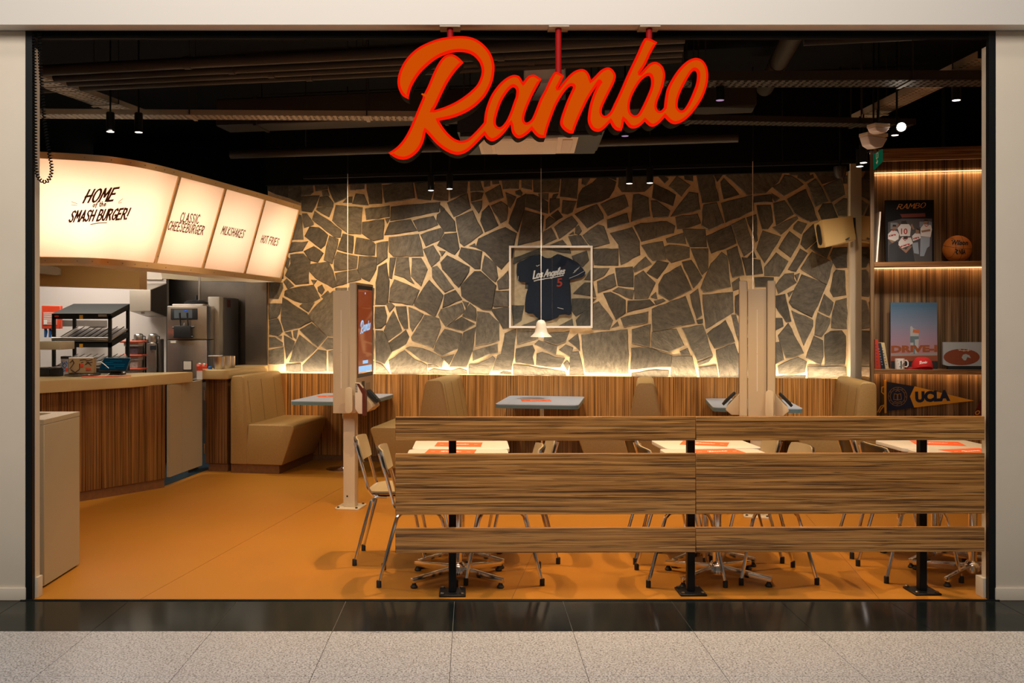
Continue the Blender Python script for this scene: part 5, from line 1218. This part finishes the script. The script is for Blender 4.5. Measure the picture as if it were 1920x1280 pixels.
# fire blanket box
fb = thing('fire_blanket_box', 'red fire blanket box with a white label on the kitchen wall', 'safety box', P(95, 594, 9.75))
a, b = P(78, 616, 9.75), P(113, 573, 9.75)
MB().bx(a.x, b.x, 9.75, 9.81, a.z, b.z, .004, 1).build('case', 'red', fb, True)
a, b = P(81, 609, 9.748), P(107, 585, 9.748); MB().bx(a.x, b.x, 9.746, 9.75, a.z, b.z).build('label', mat('pink_label', (.70, .30, .25), .6), fb, True)
mb = MB()
for i in range(6): ribbon(mb, [(82.5, 587+i*3.2), (93, 586.8+i*3.2), (105-2*(i % 3), 587+i*3.2)], 1.3, lambda x, y: P(x, y, 9.744))
mb.build('label_print', 'white', fb, True)
a, b = P(82, 608, 9.742), P(88, 599, 9.742); MB().bx(a.x, b.x, 9.742, 9.745, a.z, b.z).build('label_icon', 'white', fb, True)
MB().bx(P(78, 616, 9.75).x, P(113, 616, 9.75).x, 9.80, 11.01, P(78, 612, 9.75).z, P(78, 600, 9.75).z).build('wall_arm', 'steel_d', fb, True)
for px, l in ((85, 'blue-handled tool hanging below the red box, left one'), (93.5, 'blue-handled tool hanging below the red box, right one')):
    t = thing('kitchen_tool', l, 'tool', P(px, 616, 9.78), 0, 'blue tools below the red box')
    a = P(px, 632, 9.78); b = P(px, 612, 9.78); MB().tube([b, b.lerp(a, .5)+Vector((.006, 0, 0)), a], [.012, .018, .012], 8).build('handle', 'blueplastic', t, True)
# cream fin at the left jamb
fn = thing('pass_shelf', 'cream pass shelf jutting in from behind the left jamb', 'shelf', P(90, 655, 8.3))
MB().prism([P(60, 655.5, 8.3), P(113, 655.5, 8.3), P(113, 640, 8.3), P(60, 640.5, 8.3)], (0, .3, 0), .004).build('board', 'box_lam', fn, True)
MB().bx(P(40, 0, 8.5).x, P(66, 0, 8.5).x, 8.3, 8.6, 1.05, P(0, 655, 8.3).z).build('support', 'box_lam', fn, True)
# extractor housing
ho = thing('steel_dispenser', 'steel wall housing with a sloping top above the milkshake mixers', 'housing', P(270, 590, 10.4))
q = [P(243, 583, 10.4), P(282, 583, 10.4), P(282, 543, 10.4), P(243, 543, 10.4)]
fx = P(282, 583, 10.4).x; bx_ = 10.4*(1)
yb_ = 10.95
xr, xl = q[1].x, q[0].x
mb = MB(); zb_, zf_ = q[0].z, q[2].z
mb.prism([(xl, 10.4, zb_), (xl, 10.4, zf_), (xl, yb_, zz(531, yb_)), (xl, yb_, zz(594, yb_))], (xr-xl, 0, 0), .003)
mb.build('cabinet', 'steel_c', ho, True)
MB().prism([(xr, 10.41, zb_+.005), (xr, 10.41, zf_-.005), (xr, yb_, zz(531, yb_)-.005), (xr, yb_, zz(594, yb_)+.005)], (.004, 0, 0)).build('dark_side', 'steel_d', ho, True)
MB().bx(xl+.05, xr-.05, 10.6, 11.02, zz(580, yb_), zz(560, yb_)).build('wall_mount', 'steel_d', ho, True)
MB().cyl((xr-.12, 10.5, zb_-.03), (xr-.12, 10.5, zb_+.02), .02, 10).build('nozzle', 'steel', ho, True)
# soft-serve machine
ss = thing('soft_serve_machine', 'steel soft-serve machine with black control panel and dispensing head', 'ice cream machine', P(352, 604, 10.3).xy.to_3d())
yv = 10.3; xa, xb = (313-CX)/F*yv, (388-CX)/F*yv; top = zz(573, yv)
MB().bx(xa, xb, yv, yv+.3, .0, zz(637.5, yv), .008, 2).build('lower_cabinet', 'steel', ss, True)
MB().bx(xa, xb, yv, yv+.3, zz(636.5, yv), top, .012, 2).build('upper_cabinet', 'steel', ss, True)
MB().bx(xa+.05, xb-.05, yv+.02, yv+.28, top, top+.02, .006, 1).build('lid', 'steel_w', ss, True)
a, b = P(320.5, 599, yv), P(370.5, 578, yv)
cpn = MB().bx(a.x, b.x, yv-.008, yv, a.z, b.z, .006, 2).build('control_panel', 'blackp', ss, True)
a, b = P(327, 596.5, yv), P(361, 580, yv); MB().bx(a.x, b.x, yv-.0095, yv-.008, a.z, b.z).build('display', mat('panel_glass', (.10, .12, .14), .2), cpn, True)
p = P(348.5, 582, yv); MB().bx(p.x-.01, p.x+.01, yv-.011, yv-.009, p.z-.006, p.z+.006).build('indicator', emit('blue_led', (.02, .12, .9), 1), cpn, True)
a, b = P(329, 633.5, yv), P(361, 610.5, yv)
MB().bx(a.x, b.x, yv-.07, yv, a.z, b.z, .01, 2).build('dispensing_head', 'blackp', ss, True)
for px in (337, 351):
    MB().tube([P(px, 586, yv-.06), P(px+1, 600, yv-.05), P(px+2, 612, yv-.04)], [.012, .009, .007], 8).build('draw_lever', 'blackp', ss, True)
for px, py in ((323.5, 614), (325.5, 631), (364, 613), (362, 631)): MB().cyl(P(px, py, yv-.05), P(px+5 if px < 340 else px-5, py, yv-.05), .011, 8).build('clamp_knob', 'blackp', ss, True)
MB().cyl(P(346, 613, yv-.03), P(346, 605, yv-.03), .012, 8).build('spout', 'chrome', ss, True)
a, b = P(343, 694, yv), P(360.5, 676, yv); MB().bx(a.x, b.x, yv-.006, yv, a.z, b.z).build('notice_frame', 'blackp', ss, True)
a, b = P(344.5, 692.5, yv), P(359, 677, yv); MB().bx(a.x, b.x, yv-.0075, yv-.006, a.z, b.z).build('notice_sheet', 'offwhite', ss, True)
a, b = P(320, 643, yv), P(330, 638.5, yv); MB().bx(a.x, b.x, yv-.003, yv, a.z, b.z).build('sticker', 'offwhite', ss, True)
MB().lathe([(.13, 0), (.13, .02), (.10, .04), (.02, .05), (.016, .10)], (P(368, 570, yv+.15).x, yv+.15, top+.02), 20).build('hopper_cover', 'blackp', ss, True)
MB().cyl((P(374, 0, yv+.15).x, yv+.15, top+.03), (P(374, 0, yv+.15).x, yv+.15, 2.6), .014, 8).build('riser_pipe', 'steel', ss, True)
# tall steel cabinet
tc_ = thing('steel_cabinet', 'tall steel cabinet with faded labels right of the soft-serve machine', 'cabinet', (-2.88, 10.9, 0))
MB().bx(-2.985, -2.855, 10.62, 11.50, 0, 1.83, .01, 2).build('body', 'steel_c', tc_, True)
MB().prism([P(426, 561, 10.95), P(432, 562, 11.1), P(432, 576, 11.1), P(426, 576, 10.95)], (.003, 0, 0)).build('red_label', mat('faded_red', (.36, .12, .07), .6), tc_, True)
# milkshake mixers with steel cups
for px, py, l in ((283, 655, 'tall steel milkshake mixer with a steel jug on top, right one'), (256, 655, 'tall steel milkshake mixer behind the red-lidded tubs, left one')):
    d_ = 10.2; p = P(px, 700, d_); t = thing('drink_mixer', l, 'mixer', (p.x, d_, .95), 0, 'steel milkshake mixers')
    w_ = .05
    MB().bx(-w_, w_, 0, .2, 0, zz(643, d_)-.95, .012, 2).build('column', 'steel', t)
    MB().bx(-w_-.025, -w_-.004, .06, .22, 0, zz(636, d_)-.95, .01, 2).build('side_column', 'steel_d', t)
    MB().bx(w_+.004, w_+.022, .06, .22, 0, zz(636, d_)-.95, .01, 2).build('side_column', 'steel_d', t)
    MB().bx(-.005, .06, -.02, 0, zz(656, d_)-.95, zz(647, d_)-.95, .004, 1).build('switch_box', 'blackp', t)
    j = thing('steel_jug', 'steel jug on the '+('right' if px > 270 else 'left')+' milkshake mixer', 'jug', (p.x-.01, d_+.09, zz(643, d_)), 0, 'steel jugs on the mixers')
    hh = .105
    MB().lathe([(.045, 0), (.052, .01), (.050, hh*.8), (.042, hh*.93), (.025, hh), (0, hh)], (0, 0, 0), 20).build('body', 'steel', j)
    MB().tube([(.048, -.01, .03), (.075, -.015, .035), (.078, -.015, .07), (.046, -.01, .08)], .007, 8).build('handle', 'blackp', j)
mxs = thing('prep_bench', 'steel prep bench carrying the mixers and tubs', 'bench', (-3.7, 10.2, 0))
MB().bx(-4.5, (297-CX)/F*10.1, 10.0, 10.7, .90, .95, .004, 1).build('worktop', 'steel', mxs, True)
MB().bx(-4.45, (300-CX)/F*10.1, 10.1, 10.65, 0, .90).build('cabinet', 'steel_d', mxs, True)
# red-lidded tubs, stacked
d_ = 9.75; cx_ = (244-CX)/F*d_
clear_tub = mat('tub_plastic', (.62, .52, .45), .3)
tz = [(.985, zz(690, d_), 'lowest red-lidded tub of the stack beside the heated display', (.55, .45, .40)), (zz(690, d_)+.001, zz(664.5, d_), 'middle red-lidded tub of the stack, with mixed contents', (.50, .40, .34)), (zz(664, d_)+.001, zz(638.5, d_), 'topmost red-lidded tub of the stack, filled with purple sauce', (.11, .07, .09))]
for i, (z0, z1, l, col) in enumerate(tz):
    t = thing('lidded_tub', l, 'tub', (cx_, d_+.1, z0), 0, 'stacked red-lidded tubs'); h_ = z1-z0
    MB().prism([(-.065, -.065, 0), (.065, -.065, 0), (.065, .065, 0), (-.065, .065, 0)], (0, 0, h_*.58)).build('contents', mat('tub_contents', col, .6, noise=.3, nscale=40), t)
    MB().bx(-.075, .075, -.075, .075, h_*.58, h_-.02).build('tub', clear_tub, t)
    MB().bx(-.115, .115, -.09, .09, h_-.022, h_-.002, .005, 1).build('lid', 'orange' if False else mat('lid_red', (.66, .09, .03), .45), t)
tp = thing('plinth_box', 'grey box under the red-lidded tubs', 'box', (cx_, d_+.1, .0)); MB().bx(-.12, .12, -.09, .09, 0, .984).build('case', 'steel_d', tp)
# things on the worktop
WZ = 1.0535
def on(px, d): q = P(px, 700, d); return Vector((q.x, d, WZ))
tb_ = thing('till_tablet', 'dark tilted till tablet on a stand on the worktop', 'tablet', on(216, 8.72), -.12)
rx = Matrix.Rotation(math.radians(-38), 3, 'X')
MB().box((0, 0, .095), (.275, .012, .15), rx, .004).build('tablet', 'blackp', tb_)
MB().box(Vector((0, 0, .095))+rx @ Vector((0, -.0065, 0)), (.255, .004, .132), rx).build('screen', 'tablet', tb_)
mb = MB()
for i, (a, b) in enumerate(((-.06, .06), (-.1, -.02), (-.1, .1), (0, .1), (-.08, .02))):
    mb.box(rx @ Vector(((a+b)/2, -.0092, .035-i*.02))+Vector((0, 0, .095)), (b-a, .001, .005), rx)
mb.build('screen_text', emit('tablet_text', (.004, .05, .075), 1), tb_)
MB().prism([(-.05, -.03, 0), (.06, -.03, 0), (.06, .09, 0), (-.05, .09, 0)], (0, 0, .012)).build('foot', 'blackp', tb_)
MB().prism([(-.04, .02, .012), (.05, .02, .012), (.05, .05, .012), (-.04, .05, .012)], (0, 0, .07)).build('stem', 'blackp', tb_)
cb = thing('white_cable', 'white charging cable looping left of the till tablet', 'cable', on(185, 8.65))
MB().tube([P(*q) for q in spl([(204, 690), (190, 679), (180, 680), (176, 690), (181, 701), (196, 704), (205, 700)], 4, False) for q in [(q[0], q[1], 8.66)]], .004, 6).build('wire', 'white', cb, True)
bxs = thing('burger_carton', 'brown printed cardboard carton standing on the worktop left of the tablet', 'box', on(153, 8.5))
a, b = P(129, 702, 8.5), P(175.5, 670, 8.5)
MB().bx(a.x, b.x, 8.5, 8.56, WZ+.03, b.z).build('carton', 'card', bxs, True)
MB().bx(a.x, b.x, 8.498, 8.562, b.z-.008, b.z+.001).build('top_edge', 'white', bxs, True)
mb = MB(); bs = lambda x, y: P(x, y, 8.496)
for s_ in ([(131, 680), (136, 675), (139, 680), (135, 686), (131, 691)], [(133, 693), (141, 698), (149, 692), (149, 682)], [(150, 675), (158, 674), (166, 676), (173, 674)], [(160, 683), (165, 680), (171, 685)], [(152, 680), (156, 679)], [(162, 678), (168, 680), (173, 679)]): ribbon(mb, s_, 1.5, bs)
mb.build('carton_print', mat('carton_ink', (.06, .03, .015), .7), bxs, True)
patch(bxs, 'carton_orange_print', (.45, .12, .03), [], 9) if False else None
mb = MB(); mb.face([bs(150, 682), bs(156.5, 682), bs(156, 688), bs(150.5, 688)]); mb.face([bs(160, 690), bs(171, 690), bs(170, 694), bs(161, 694)]); mb.build('carton_orange_print', 'red', bxs, True)
bx2 = thing('drinks_carton', 'narrow white and blue printed carton beside the brown one', 'box', on(121, 8.52))
a, b = P(114, 702, 8.52), P(128.5, 668, 8.52)
MB().bx(a.x, b.x, 8.52, 8.58, WZ, b.z).build('carton', mat('pale_carton', (.45, .42, .42), .6), bx2, True)
MB().bx(a.x-.001, b.x+.001, 8.518, 8.582, b.z-.022, b.z+.001).build('dark_top', 'rubber', bx2, True)
mb = MB(); bs = lambda x, y: P(x, y, 8.516)
for s_ in ([(117, 685), (121, 680), (125, 685), (121, 690), (117, 685)], [(116, 694), (119, 696), (122, 694)], [(116, 678), (118, 682)], [(124, 677), (126, 681)]): ribbon(mb, s_, 1.4, bs)
mb.build('carton_print', 'blueplastic', bx2, True)
mb = MB(); mb.face([bs(122.5, 690), bs(127.5, 690), bs(127, 696), bs(122.5, 696)]); mb.build('carton_red_print', 'red', bx2, True)
st_ = thing('card_tray', 'low steel and black tray under the brown carton', 'tray', on(153, 8.47))
MB().bx(P(122, 0, 8.4).x, P(176, 0, 8.4).x, 8.38, 8.56, WZ+.006, WZ+.022, .003, 1).build('tray', 'steel_d', st_, True)
MB().bx(P(130, 0, 8.42).x, P(175, 0, 8.42).x, 8.41, 8.55, WZ+.022, WZ+.03, .002, 1).build('ledge', 'blackp', st_, True)
for px, l, s_ in ((77, 'black printer on the worktop at the left jamb', .072), (103, 'black printer on the worktop left of the cartons', .05)):
    t = thing('receipt_printer', l, 'printer', on(px, 8.45), .05, 'black devices at the left end of the worktop')
    MB().bx(-s_, s_, 0, .14, .0, .07, .008, 2).build('body', 'blackp', t); MB().bx(-s_*.8, s_*.8, .01, .12, .07, .085, .005, 1).build('lid', 'steel', t)
for (p4_, l, m_) in (((150, 704.5, 205, 702, 8.30), 'orange leaflet lying flat at the worktop\'s edge behind the tray', 'orange'), ((196, 705.5, 240, 703.5, 8.42), 'orange and brown leaflet in front of the till tablet', 'orange')):
    x0, y0, x1, y1, d_ = p4_; a, b = P(x0, y0, d_), P(x1, y1, d_)
    t = thing('leaflet', l, 'leaflet', ((a.x+b.x)/2, d_+.06, WZ+.001), .35)
    MB().bx(-(b.x-a.x)/2, (b.x-a.x)/2, -.05, .05, 0, .004).build('sheet', m_, t)
# pots, cartons on the ledge
LZ = 1.056
for px, r, h_, l in ((411, .058, .125, 'steel tub with a white lid at the front of the ledge'), (424, .052, .125, 'steel tub behind the lidded one on the ledge'), (433, .045, .12, 'steel tub furthest right on the ledge')):
    d_ = 9.75 if px == 411 else (9.95 if px == 424 else 10.05); q = P(px, 690, d_); uu, vv = UV(q)
    t = thing('steel_tub', l, 'tub', (q.x, d_, LZ), 0, 'steel tubs on the ledge')
    MB().lathe([(r*.93, 0), (r, .01), (r, h_), (r*1.04, h_+.004), (r*.94, h_+.004), (r*.92, .02), (0, .02)], (0, 0, 0), 24).build('body', 'steel', t)
    if px == 411: MB().box((-.03, -.03, h_+.012), (.13, .09, .008), None, .003).build('lid', 'white', t)
for px, l, cp_ in ((374.5, 'red and white milk carton before the booth ledge, front one', 'red'), (383, 'red and white milk carton behind the front one', 'red')):
    d_ = 9.62 if px < 380 else 9.85; q = P(px, 690, d_); t = thing('milk_carton', l, 'carton', (q.x, d_, zz(711, d_)), .2, 'milk cartons by the ledge')
    MB().bx(-.028, .028, -.028, .028, 0, .09).build('body', 'white', t); MB().bx(-.0285, .0285, -.0285, .0285, .09, .135).build('red_top', 'red', t)
    MB().prism([(-.0285, -.0285, .135), (.0285, -.0285, .135), (.0285, 0, .16), (-.0285, 0, .16)], (0, .028, 0)).build('gable', 'red', t); MB().cyl((0, -.012, .145), (0, -.02, .165), .012, 10).build('screw_cap', 'white', t)
sb = thing('carton_shelf', 'small hidden shelf carrying the milk cartons behind the gate', 'shelf', P(378, 720, 9.7)); q = P(378, 712, 9.7)
MB().bx(q.x-.12, q.x+.04, 9.55, 9.95, zz(711, 9.62)-.03, zz(711, 9.62)-.001).build('board', 'steel_d', sb, True)
MB().bx(q.x-.11, q.x-.09, 9.6, 9.9, 0, zz(711, 9.62)-.03).build('support', 'steel_d', sb, True)
q = P(393, 690, 9.7); t = thing('bottle_cap', 'blue plastic cap lying on the ledge beside the lidded steel tub', 'cap', (q.x, 9.72, LZ)); MB().lathe([(.02, 0), (.022, .022), (.012, .03), (0, .03)], (0, 0, 0), 14).build('cap', 'blueplastic', t)
# waste station behind the left jamb
ws = thing('waste_station', 'beige laminate waste station with an open top behind the left jamb', 'waste station', (-2.8, 5.68, 0), .012)
MB().bx(-.35, .318, -.24, .27, .012, .945, .002, 1).build('cabinet', 'box_lam', ws)
MB().bx(-.33, .30, -.22, .25, 0, .012).build('plinth', 'rubber', ws)
for (x0, x1, y0, y1) in ((-.35, .318, -.24, -.14), (-.35, .318, .18, .27), (.18, .318, -.14, .18), (-.35, -.22, -.14, .18)): MB().bx(x0, x1, y0, y1, .947, .975, .001, 1).build('rim', 'box_lam', ws)
MB().bx(-.22, .18, -.14, .18, .945, .948).build('opening', 'beige_lam', ws)

# ================================================================== CEILING SERVICES
def line_uv(v, z, u0, u1): return I(u0, v, z), I(u1, v, z)
for i, (v, r) in enumerate(((6.45, .042), (6.66, .036), (6.82, .034), (6.97, .032))):
    a, b = line_uv(v, 3.45, -4.9, .3)
    t = thing('ceiling_pipe', 'black service pipe under the ceiling at upper left, '+('nearest', 'second', 'third', 'farthest')[i]+' of the four side by side', 'pipe', a, 0, 'black pipes under the ceiling')
    MB().cyl(a, b, r, 14).build('pipe', 'pipe', t, True)
    for u in (-3.3+.25*i, -1.2+.2*i):
        MB().cyl(I(u, v, 3.45), I(u+.05, v, 3.45), r+.006, 14).build('coupling', 'pipe', t, True)
    for u in (-2.05, -.2): MB().cyl(I(u, v, 3.45+r), I(u, v, 4.0), .005, 6).build('hanger', 'pipe', t, True)
def tray(label, p0, p1, wd, rail=.045, rung=.05, m='tray'):
    p0, p1 = Vector(p0), Vector(p1); L_ = (p1-p0).length; a = math.atan2(p1.y-p0.y, p1.x-p0.x)
    t = thing('cable_tray', label, 'cable tray', p0, a)
    for s_ in (-1, 1): MB().bx(0, L_, s_*wd/2-.004, s_*wd/2+.004, 0, rail).build('side_rail', m, t)
    mb = MB(); n = int(L_/rung)
    for i in range(n):
        x = (i+.5)*rung
        mb.bx(x-.012, x+.012, -wd/2, wd/2, 0, .004)
        if i % 2: mb.bx(x-.03, x+.03, -wd*.1, wd*.1, .0005, .003)
    for y in (-.25, .25): mb.bx(0, L_, y*wd-.012, y*wd+.012, .0006, .0034)
    mb.build('slotted_base', m, t)
    for k in range(max(2, int(L_/1.5))):
        x = .3+k*1.5
        if x < L_: 
            for s_ in (-1, 1): MB().cyl((x, s_*(wd/2+.012), -.006), (x, s_*(wd/2+.012), 4.0-p0.z), .005, 6).build('hanger', 'pipe', t)
            MB().bx(x-.015, x+.015, -wd/2-.03, wd/2+.03, -.008, 0).build('cross_bar', m, t)
tray('perforated cable tray running across above the menu lightbox', (-4.2, 8.02, 3.3), (.3, 8.15, 3.3), .18)
tray('perforated cable tray running to the back at the far upper left', (-3.62, 6.4, 3.42), (-3.05, 8.6, 3.42), .22)
tray('dark cable tray across the upper right, nearer one', (1.4, 6.95, 3.30), (4.6, 6.92, 3.30), .20, .07, .05, 'pipe')
tray('dark cable tray across the upper right, farther one', (1.6, 8.15, 3.28), (3.9, 8.35, 3.28), .16, .05, .05, 'pipe')
tray('ridged cable tray slanting to the back above the exit sign', (3.70, 6.7, 3.42), (3.63, 8.75, 3.42), .20, .05, .05, 'tray')
dc = thing('round_duct', 'round black duct running to the back beyond the sign\'s last letter', 'duct', I(1.15, 6.6, 3.72), 0)
MB().cyl(I(1.15, 6.3, 3.72), I(1.15, 9.1, 3.72), .075, 18).build('duct', 'pipe', dc, True)
for v in (6.9, 8.2): MB().cyl(I(1.15, v, 3.72), I(1.15, v+.04, 3.72), .082, 18).build('clamp', 'pipe', dc, True); MB().cyl(I(1.15, v+.02, 3.79), I(1.15, v+.02, 4.0), .005, 6).build('hanger', 'pipe', dc, True)
for (v, z, u0, u1, r, l) in ((9.0, 3.25, -4.1, .9, .045, 'thin black pipe low across the back left of the ceiling'), (7.3, 3.62, 1.2, 4.8, .03, 'thin black pipe high across the upper right')):
    a, b = line_uv(v, z, u0, u1); t = thing('ceiling_pipe', l, 'pipe', a); MB().cyl(a, b, r, 12).build('pipe', 'pipe', t, True)
    for u in (u0+.8, u1-.8): MB().cyl(I(u, v, z), I(u, v, 4.0), .005, 6).build('hanger', 'pipe', t, True)
bm_ = thing('ceiling_duct', 'broad flat black duct between the cable tray and the stone wall', 'duct', I(-2.0, 8.6, 3.3), -TH)
MB().bx(-2.0, 3.0, -.16, .16, .12, .38, .01, 1).build('duct', 'pipe', bm_)
for x in (-1.6, .2, 2.4): MB().bx(x-.015, x+.015, -.17, .17, .11, .39).build('flange', 'pipe', bm_); MB().cyl((x, 0, .39), (x, 0, .7), .006, 6).build('hanger', 'pipe', bm_)
tk = thing('lighting_track', 'black lighting rail along the top of the stone wall', 'track', I(-3.6, 9.75, 3.10), -TH)
MB().bx(0, 5.9, -.02, .02, 0, .035).build('rail', 'black', tk)
for x in (.5, 2.0, 3.5, 5.0): MB().cyl((x, 0, .035), (x, 0, .9), .006, 6).build('hanger', 'black', tk)
# ceiling cassette
ac = thing('ceiling_cassette', 'white ceiling air-conditioning cassette glimpsed behind the sign', 'air conditioner', (.46, 7.78, 3.0), -.06)
MB().bx(-.55, .60, -.44, .42, .03, .27).build('casing', 'blackp', ac)
MB().bx(-.53, .58, -.42, .40, .0, .03, .004, 1).build('black_frame', 'blackp', ac)
MB().prism([(-.40, -.36, -.004), (.40, -.36, -.004), (.40, .34, -.004), (-.40, .34, -.004)], (0, 0, .004)).build('fascia', mat('cassette_white', (.80, .74, .66), .45), ac)
MB().bx(-.27, .24, -.30, .27, -.014, -.004, .003, 1).build('intake_grille', 'frame_w', ac)
for (x0, x1, y0, y1) in ((-.37, -.30, -.28, .26), (.28, .36, -.28, .26), (-.26, .24, -.355, -.315), (-.26, .24, .285, .33)):
    MB().bx(x0, x1, y0, y1, -.012, -.004, .002, 1).build('louvre', 'steel_w', ac)
MB().bx(-.03, .30, -.38, .0, .27, .60, .01, 1).build('white_duct', mat('duct_white', (.92, .88, .82), .5), ac)
MB().bx(-.035, .305, -.385, .0, .42, .445).build('duct_joint', 'steel_w', ac)
for x in (-.5, .55):
    for y in (-.4, .38): MB().cyl((x, y, .27), (x, y, 1.0), .006, 6).build('hanger', 'pipe', ac)
# cylinder spotlights
def make_spot(lens):
    t = thing('spotlight', 'x', 'spotlight', (0, 0, 0), 0, 'black cylinder spotlights')
    MB().lathe([(.030, .0), (.033, .002), (.033, .155), (.028, .16), (0, .16)], (0, 0, 0), 18).build('can', 'black', t)
    MB().lathe([(.0, .004), (.029, .004), (.029, -.001), (0, -.001)], (0, 0, 0), 18).build('lens', lens, t)
    MB().cyl((0, 0, .16), (0, 0, .36), .008, 8).build('stem', 'black', t)
    return t
sp1 = make_spot('lens'); sp2 = make_spot('lens_pink')
used = {1: False, 2: False}
def spot(kind, pos, label, rz=0):
    base = sp1 if kind == 1 else sp2
    if not used[kind]: used[kind] = True; base.location = pos; base['label'] = label
    else: dup(base, pos, rz, label)
for k, px, py, z, l in ((1, 207, 247, 3.1, 'black cylinder spotlight over the counter, left one of the pair'), (1, 260, 248, 3.1, 'black cylinder spotlight over the counter, right one of the pair'),
    (1, 808, 357, 2.93, 'black cylinder spotlight before the stone wall, first from the left'), (1, 843, 354, 2.93, 'black cylinder spotlight before the stone wall, second from the left'),
    (1, 1180, 344, 2.93, 'black cylinder spotlight before the stone wall, third from the left'), (1, 1218.5, 343, 2.93, 'black cylinder spotlight before the stone wall, right of the third'),
    (2, 1122, 255, 3.12, 'unlit-looking spotlight just under the sign\'s letter m'), (2, 1172, 255, 3.12, 'unlit-looking spotlight just under the sign\'s letter b'),
    (2, 1350, 188, 3.2, 'unlit-looking spotlight right of the sign\'s last letter'),
    (1, 1793, 188, 3.25, 'black cylinder spotlight at the upper right by the jamb'), (1, 1678, 253.5, 3.2, 'spotlight beside the emergency lights, over the shelf unit'),
    (1, 1619, 305, 2.98, 'black spotlight left of the green exit sign, farther right one'), (1, 1612, 312, 2.96, 'black spotlight left of the green exit sign, lower one')):
    q = PZ(px, py, z); spot(k, q, l)
for t in [o for o in bpy.data.objects if o.type == 'EMPTY' and o.name.startswith('spotlight')]:
    # carry each stem up to what it hangs from
    for ch in t.children:
        if ch.name.startswith('stem'):
            ch.data = ch.data.copy(); q_ = t.location; top_ = (3.295 if q_.x < 2.5 and q_.z > 3.15 else 3.275 if q_.x > 3 and abs(q_.y-8.34) < .1 else 3.415 if q_.x > 3.4 else 4.0) - q_.z
            for v_ in ch.data.vertices:
                if v_.co.z > .3: v_.co.z = top_
# the bright adjustable spot aimed at the shopfront
gs = thing('track_spot', 'bright spotlight aimed at the shopfront above the shelf unit', 'spotlight', PZ(1690, 238, 3.1), 0)
dirv = (O-gs.location).normalized(); mt = dirv.to_track_quat('Z', 'Y').to_matrix()
MB().lathe([(.040, .0), (.045, -.01), (.045, -.14), (.03, -.16), (0, -.16)], (0, 0, 0), 18, mt).build('can', 'black', gs)
MB().lathe([(.0, .002), (.034, .002), (.034, -.004), (0, -.004)], (0, 0, 0), 18, mt).build('lens', emit('bright_lens', (1, .86, .68), 30), gs)
MB().cyl((0, .08, .04), (0, .08, 4.0-gs.location.z), .009, 8).build('stem', 'black', gs)
# dome camera
dq = PV(1575, 322, 9.55); dm = thing('dome_camera', 'black dome camera at the top right corner of the stone wall', 'camera', dq)
MB().lathe([(.0, -.07), (.03, -.062), (.05, -.035), (.055, 0), (.058, .005), (.058, .05), (0, .05)], (0, 0, 0), 18).build('dome', 'blackp', dm)
MB().cyl((0, 0, .05), (0, 0, 4.0-dq.z), .012, 8).build('stem', 'black', dm)
# coiled cable at the left jamb
cc = thing('coiled_cable', 'black coiled cable looping down the inside of the left jamb', 'cable', P(75, 340, 5.19))
path = [P(x, y, 5.195) for x, y in spl([(74, 62), (75, 110), (79, 170), (84, 230), (91, 280), (96.5, 310), (95.5, 328), (88, 340), (78, 339), (70, 328), (66.5, 300), (66, 240), (65.5, 180), (64.5, 120), (63.5, 66)], 5, False)]
tot = sum((b-a).length for a, b in zip(path, path[1:])); hel = []; acc = 0; N_ = 900
seg = [(b-a).length for a, b in zip(path, path[1:])]
for k in range(N_+1):
    s_ = tot*k/N_; i = 0
    while i < len(seg)-1 and s_ > seg[i]: s_ -= seg[i]; i += 1
    t_ = (path[i+1]-path[i]).normalized(); p = path[i]+t_*s_
    e1 = Vector((0, 1, 0)); e2 = t_.cross(e1).normalized(); a_ = tot*k/N_/.0165*2*math.pi
    hel.append(p+(e1*math.cos(a_)+e2*math.sin(a_))*.0085)
MB().tube(hel, .0034, 5).build('coil', 'coil', cc, True)
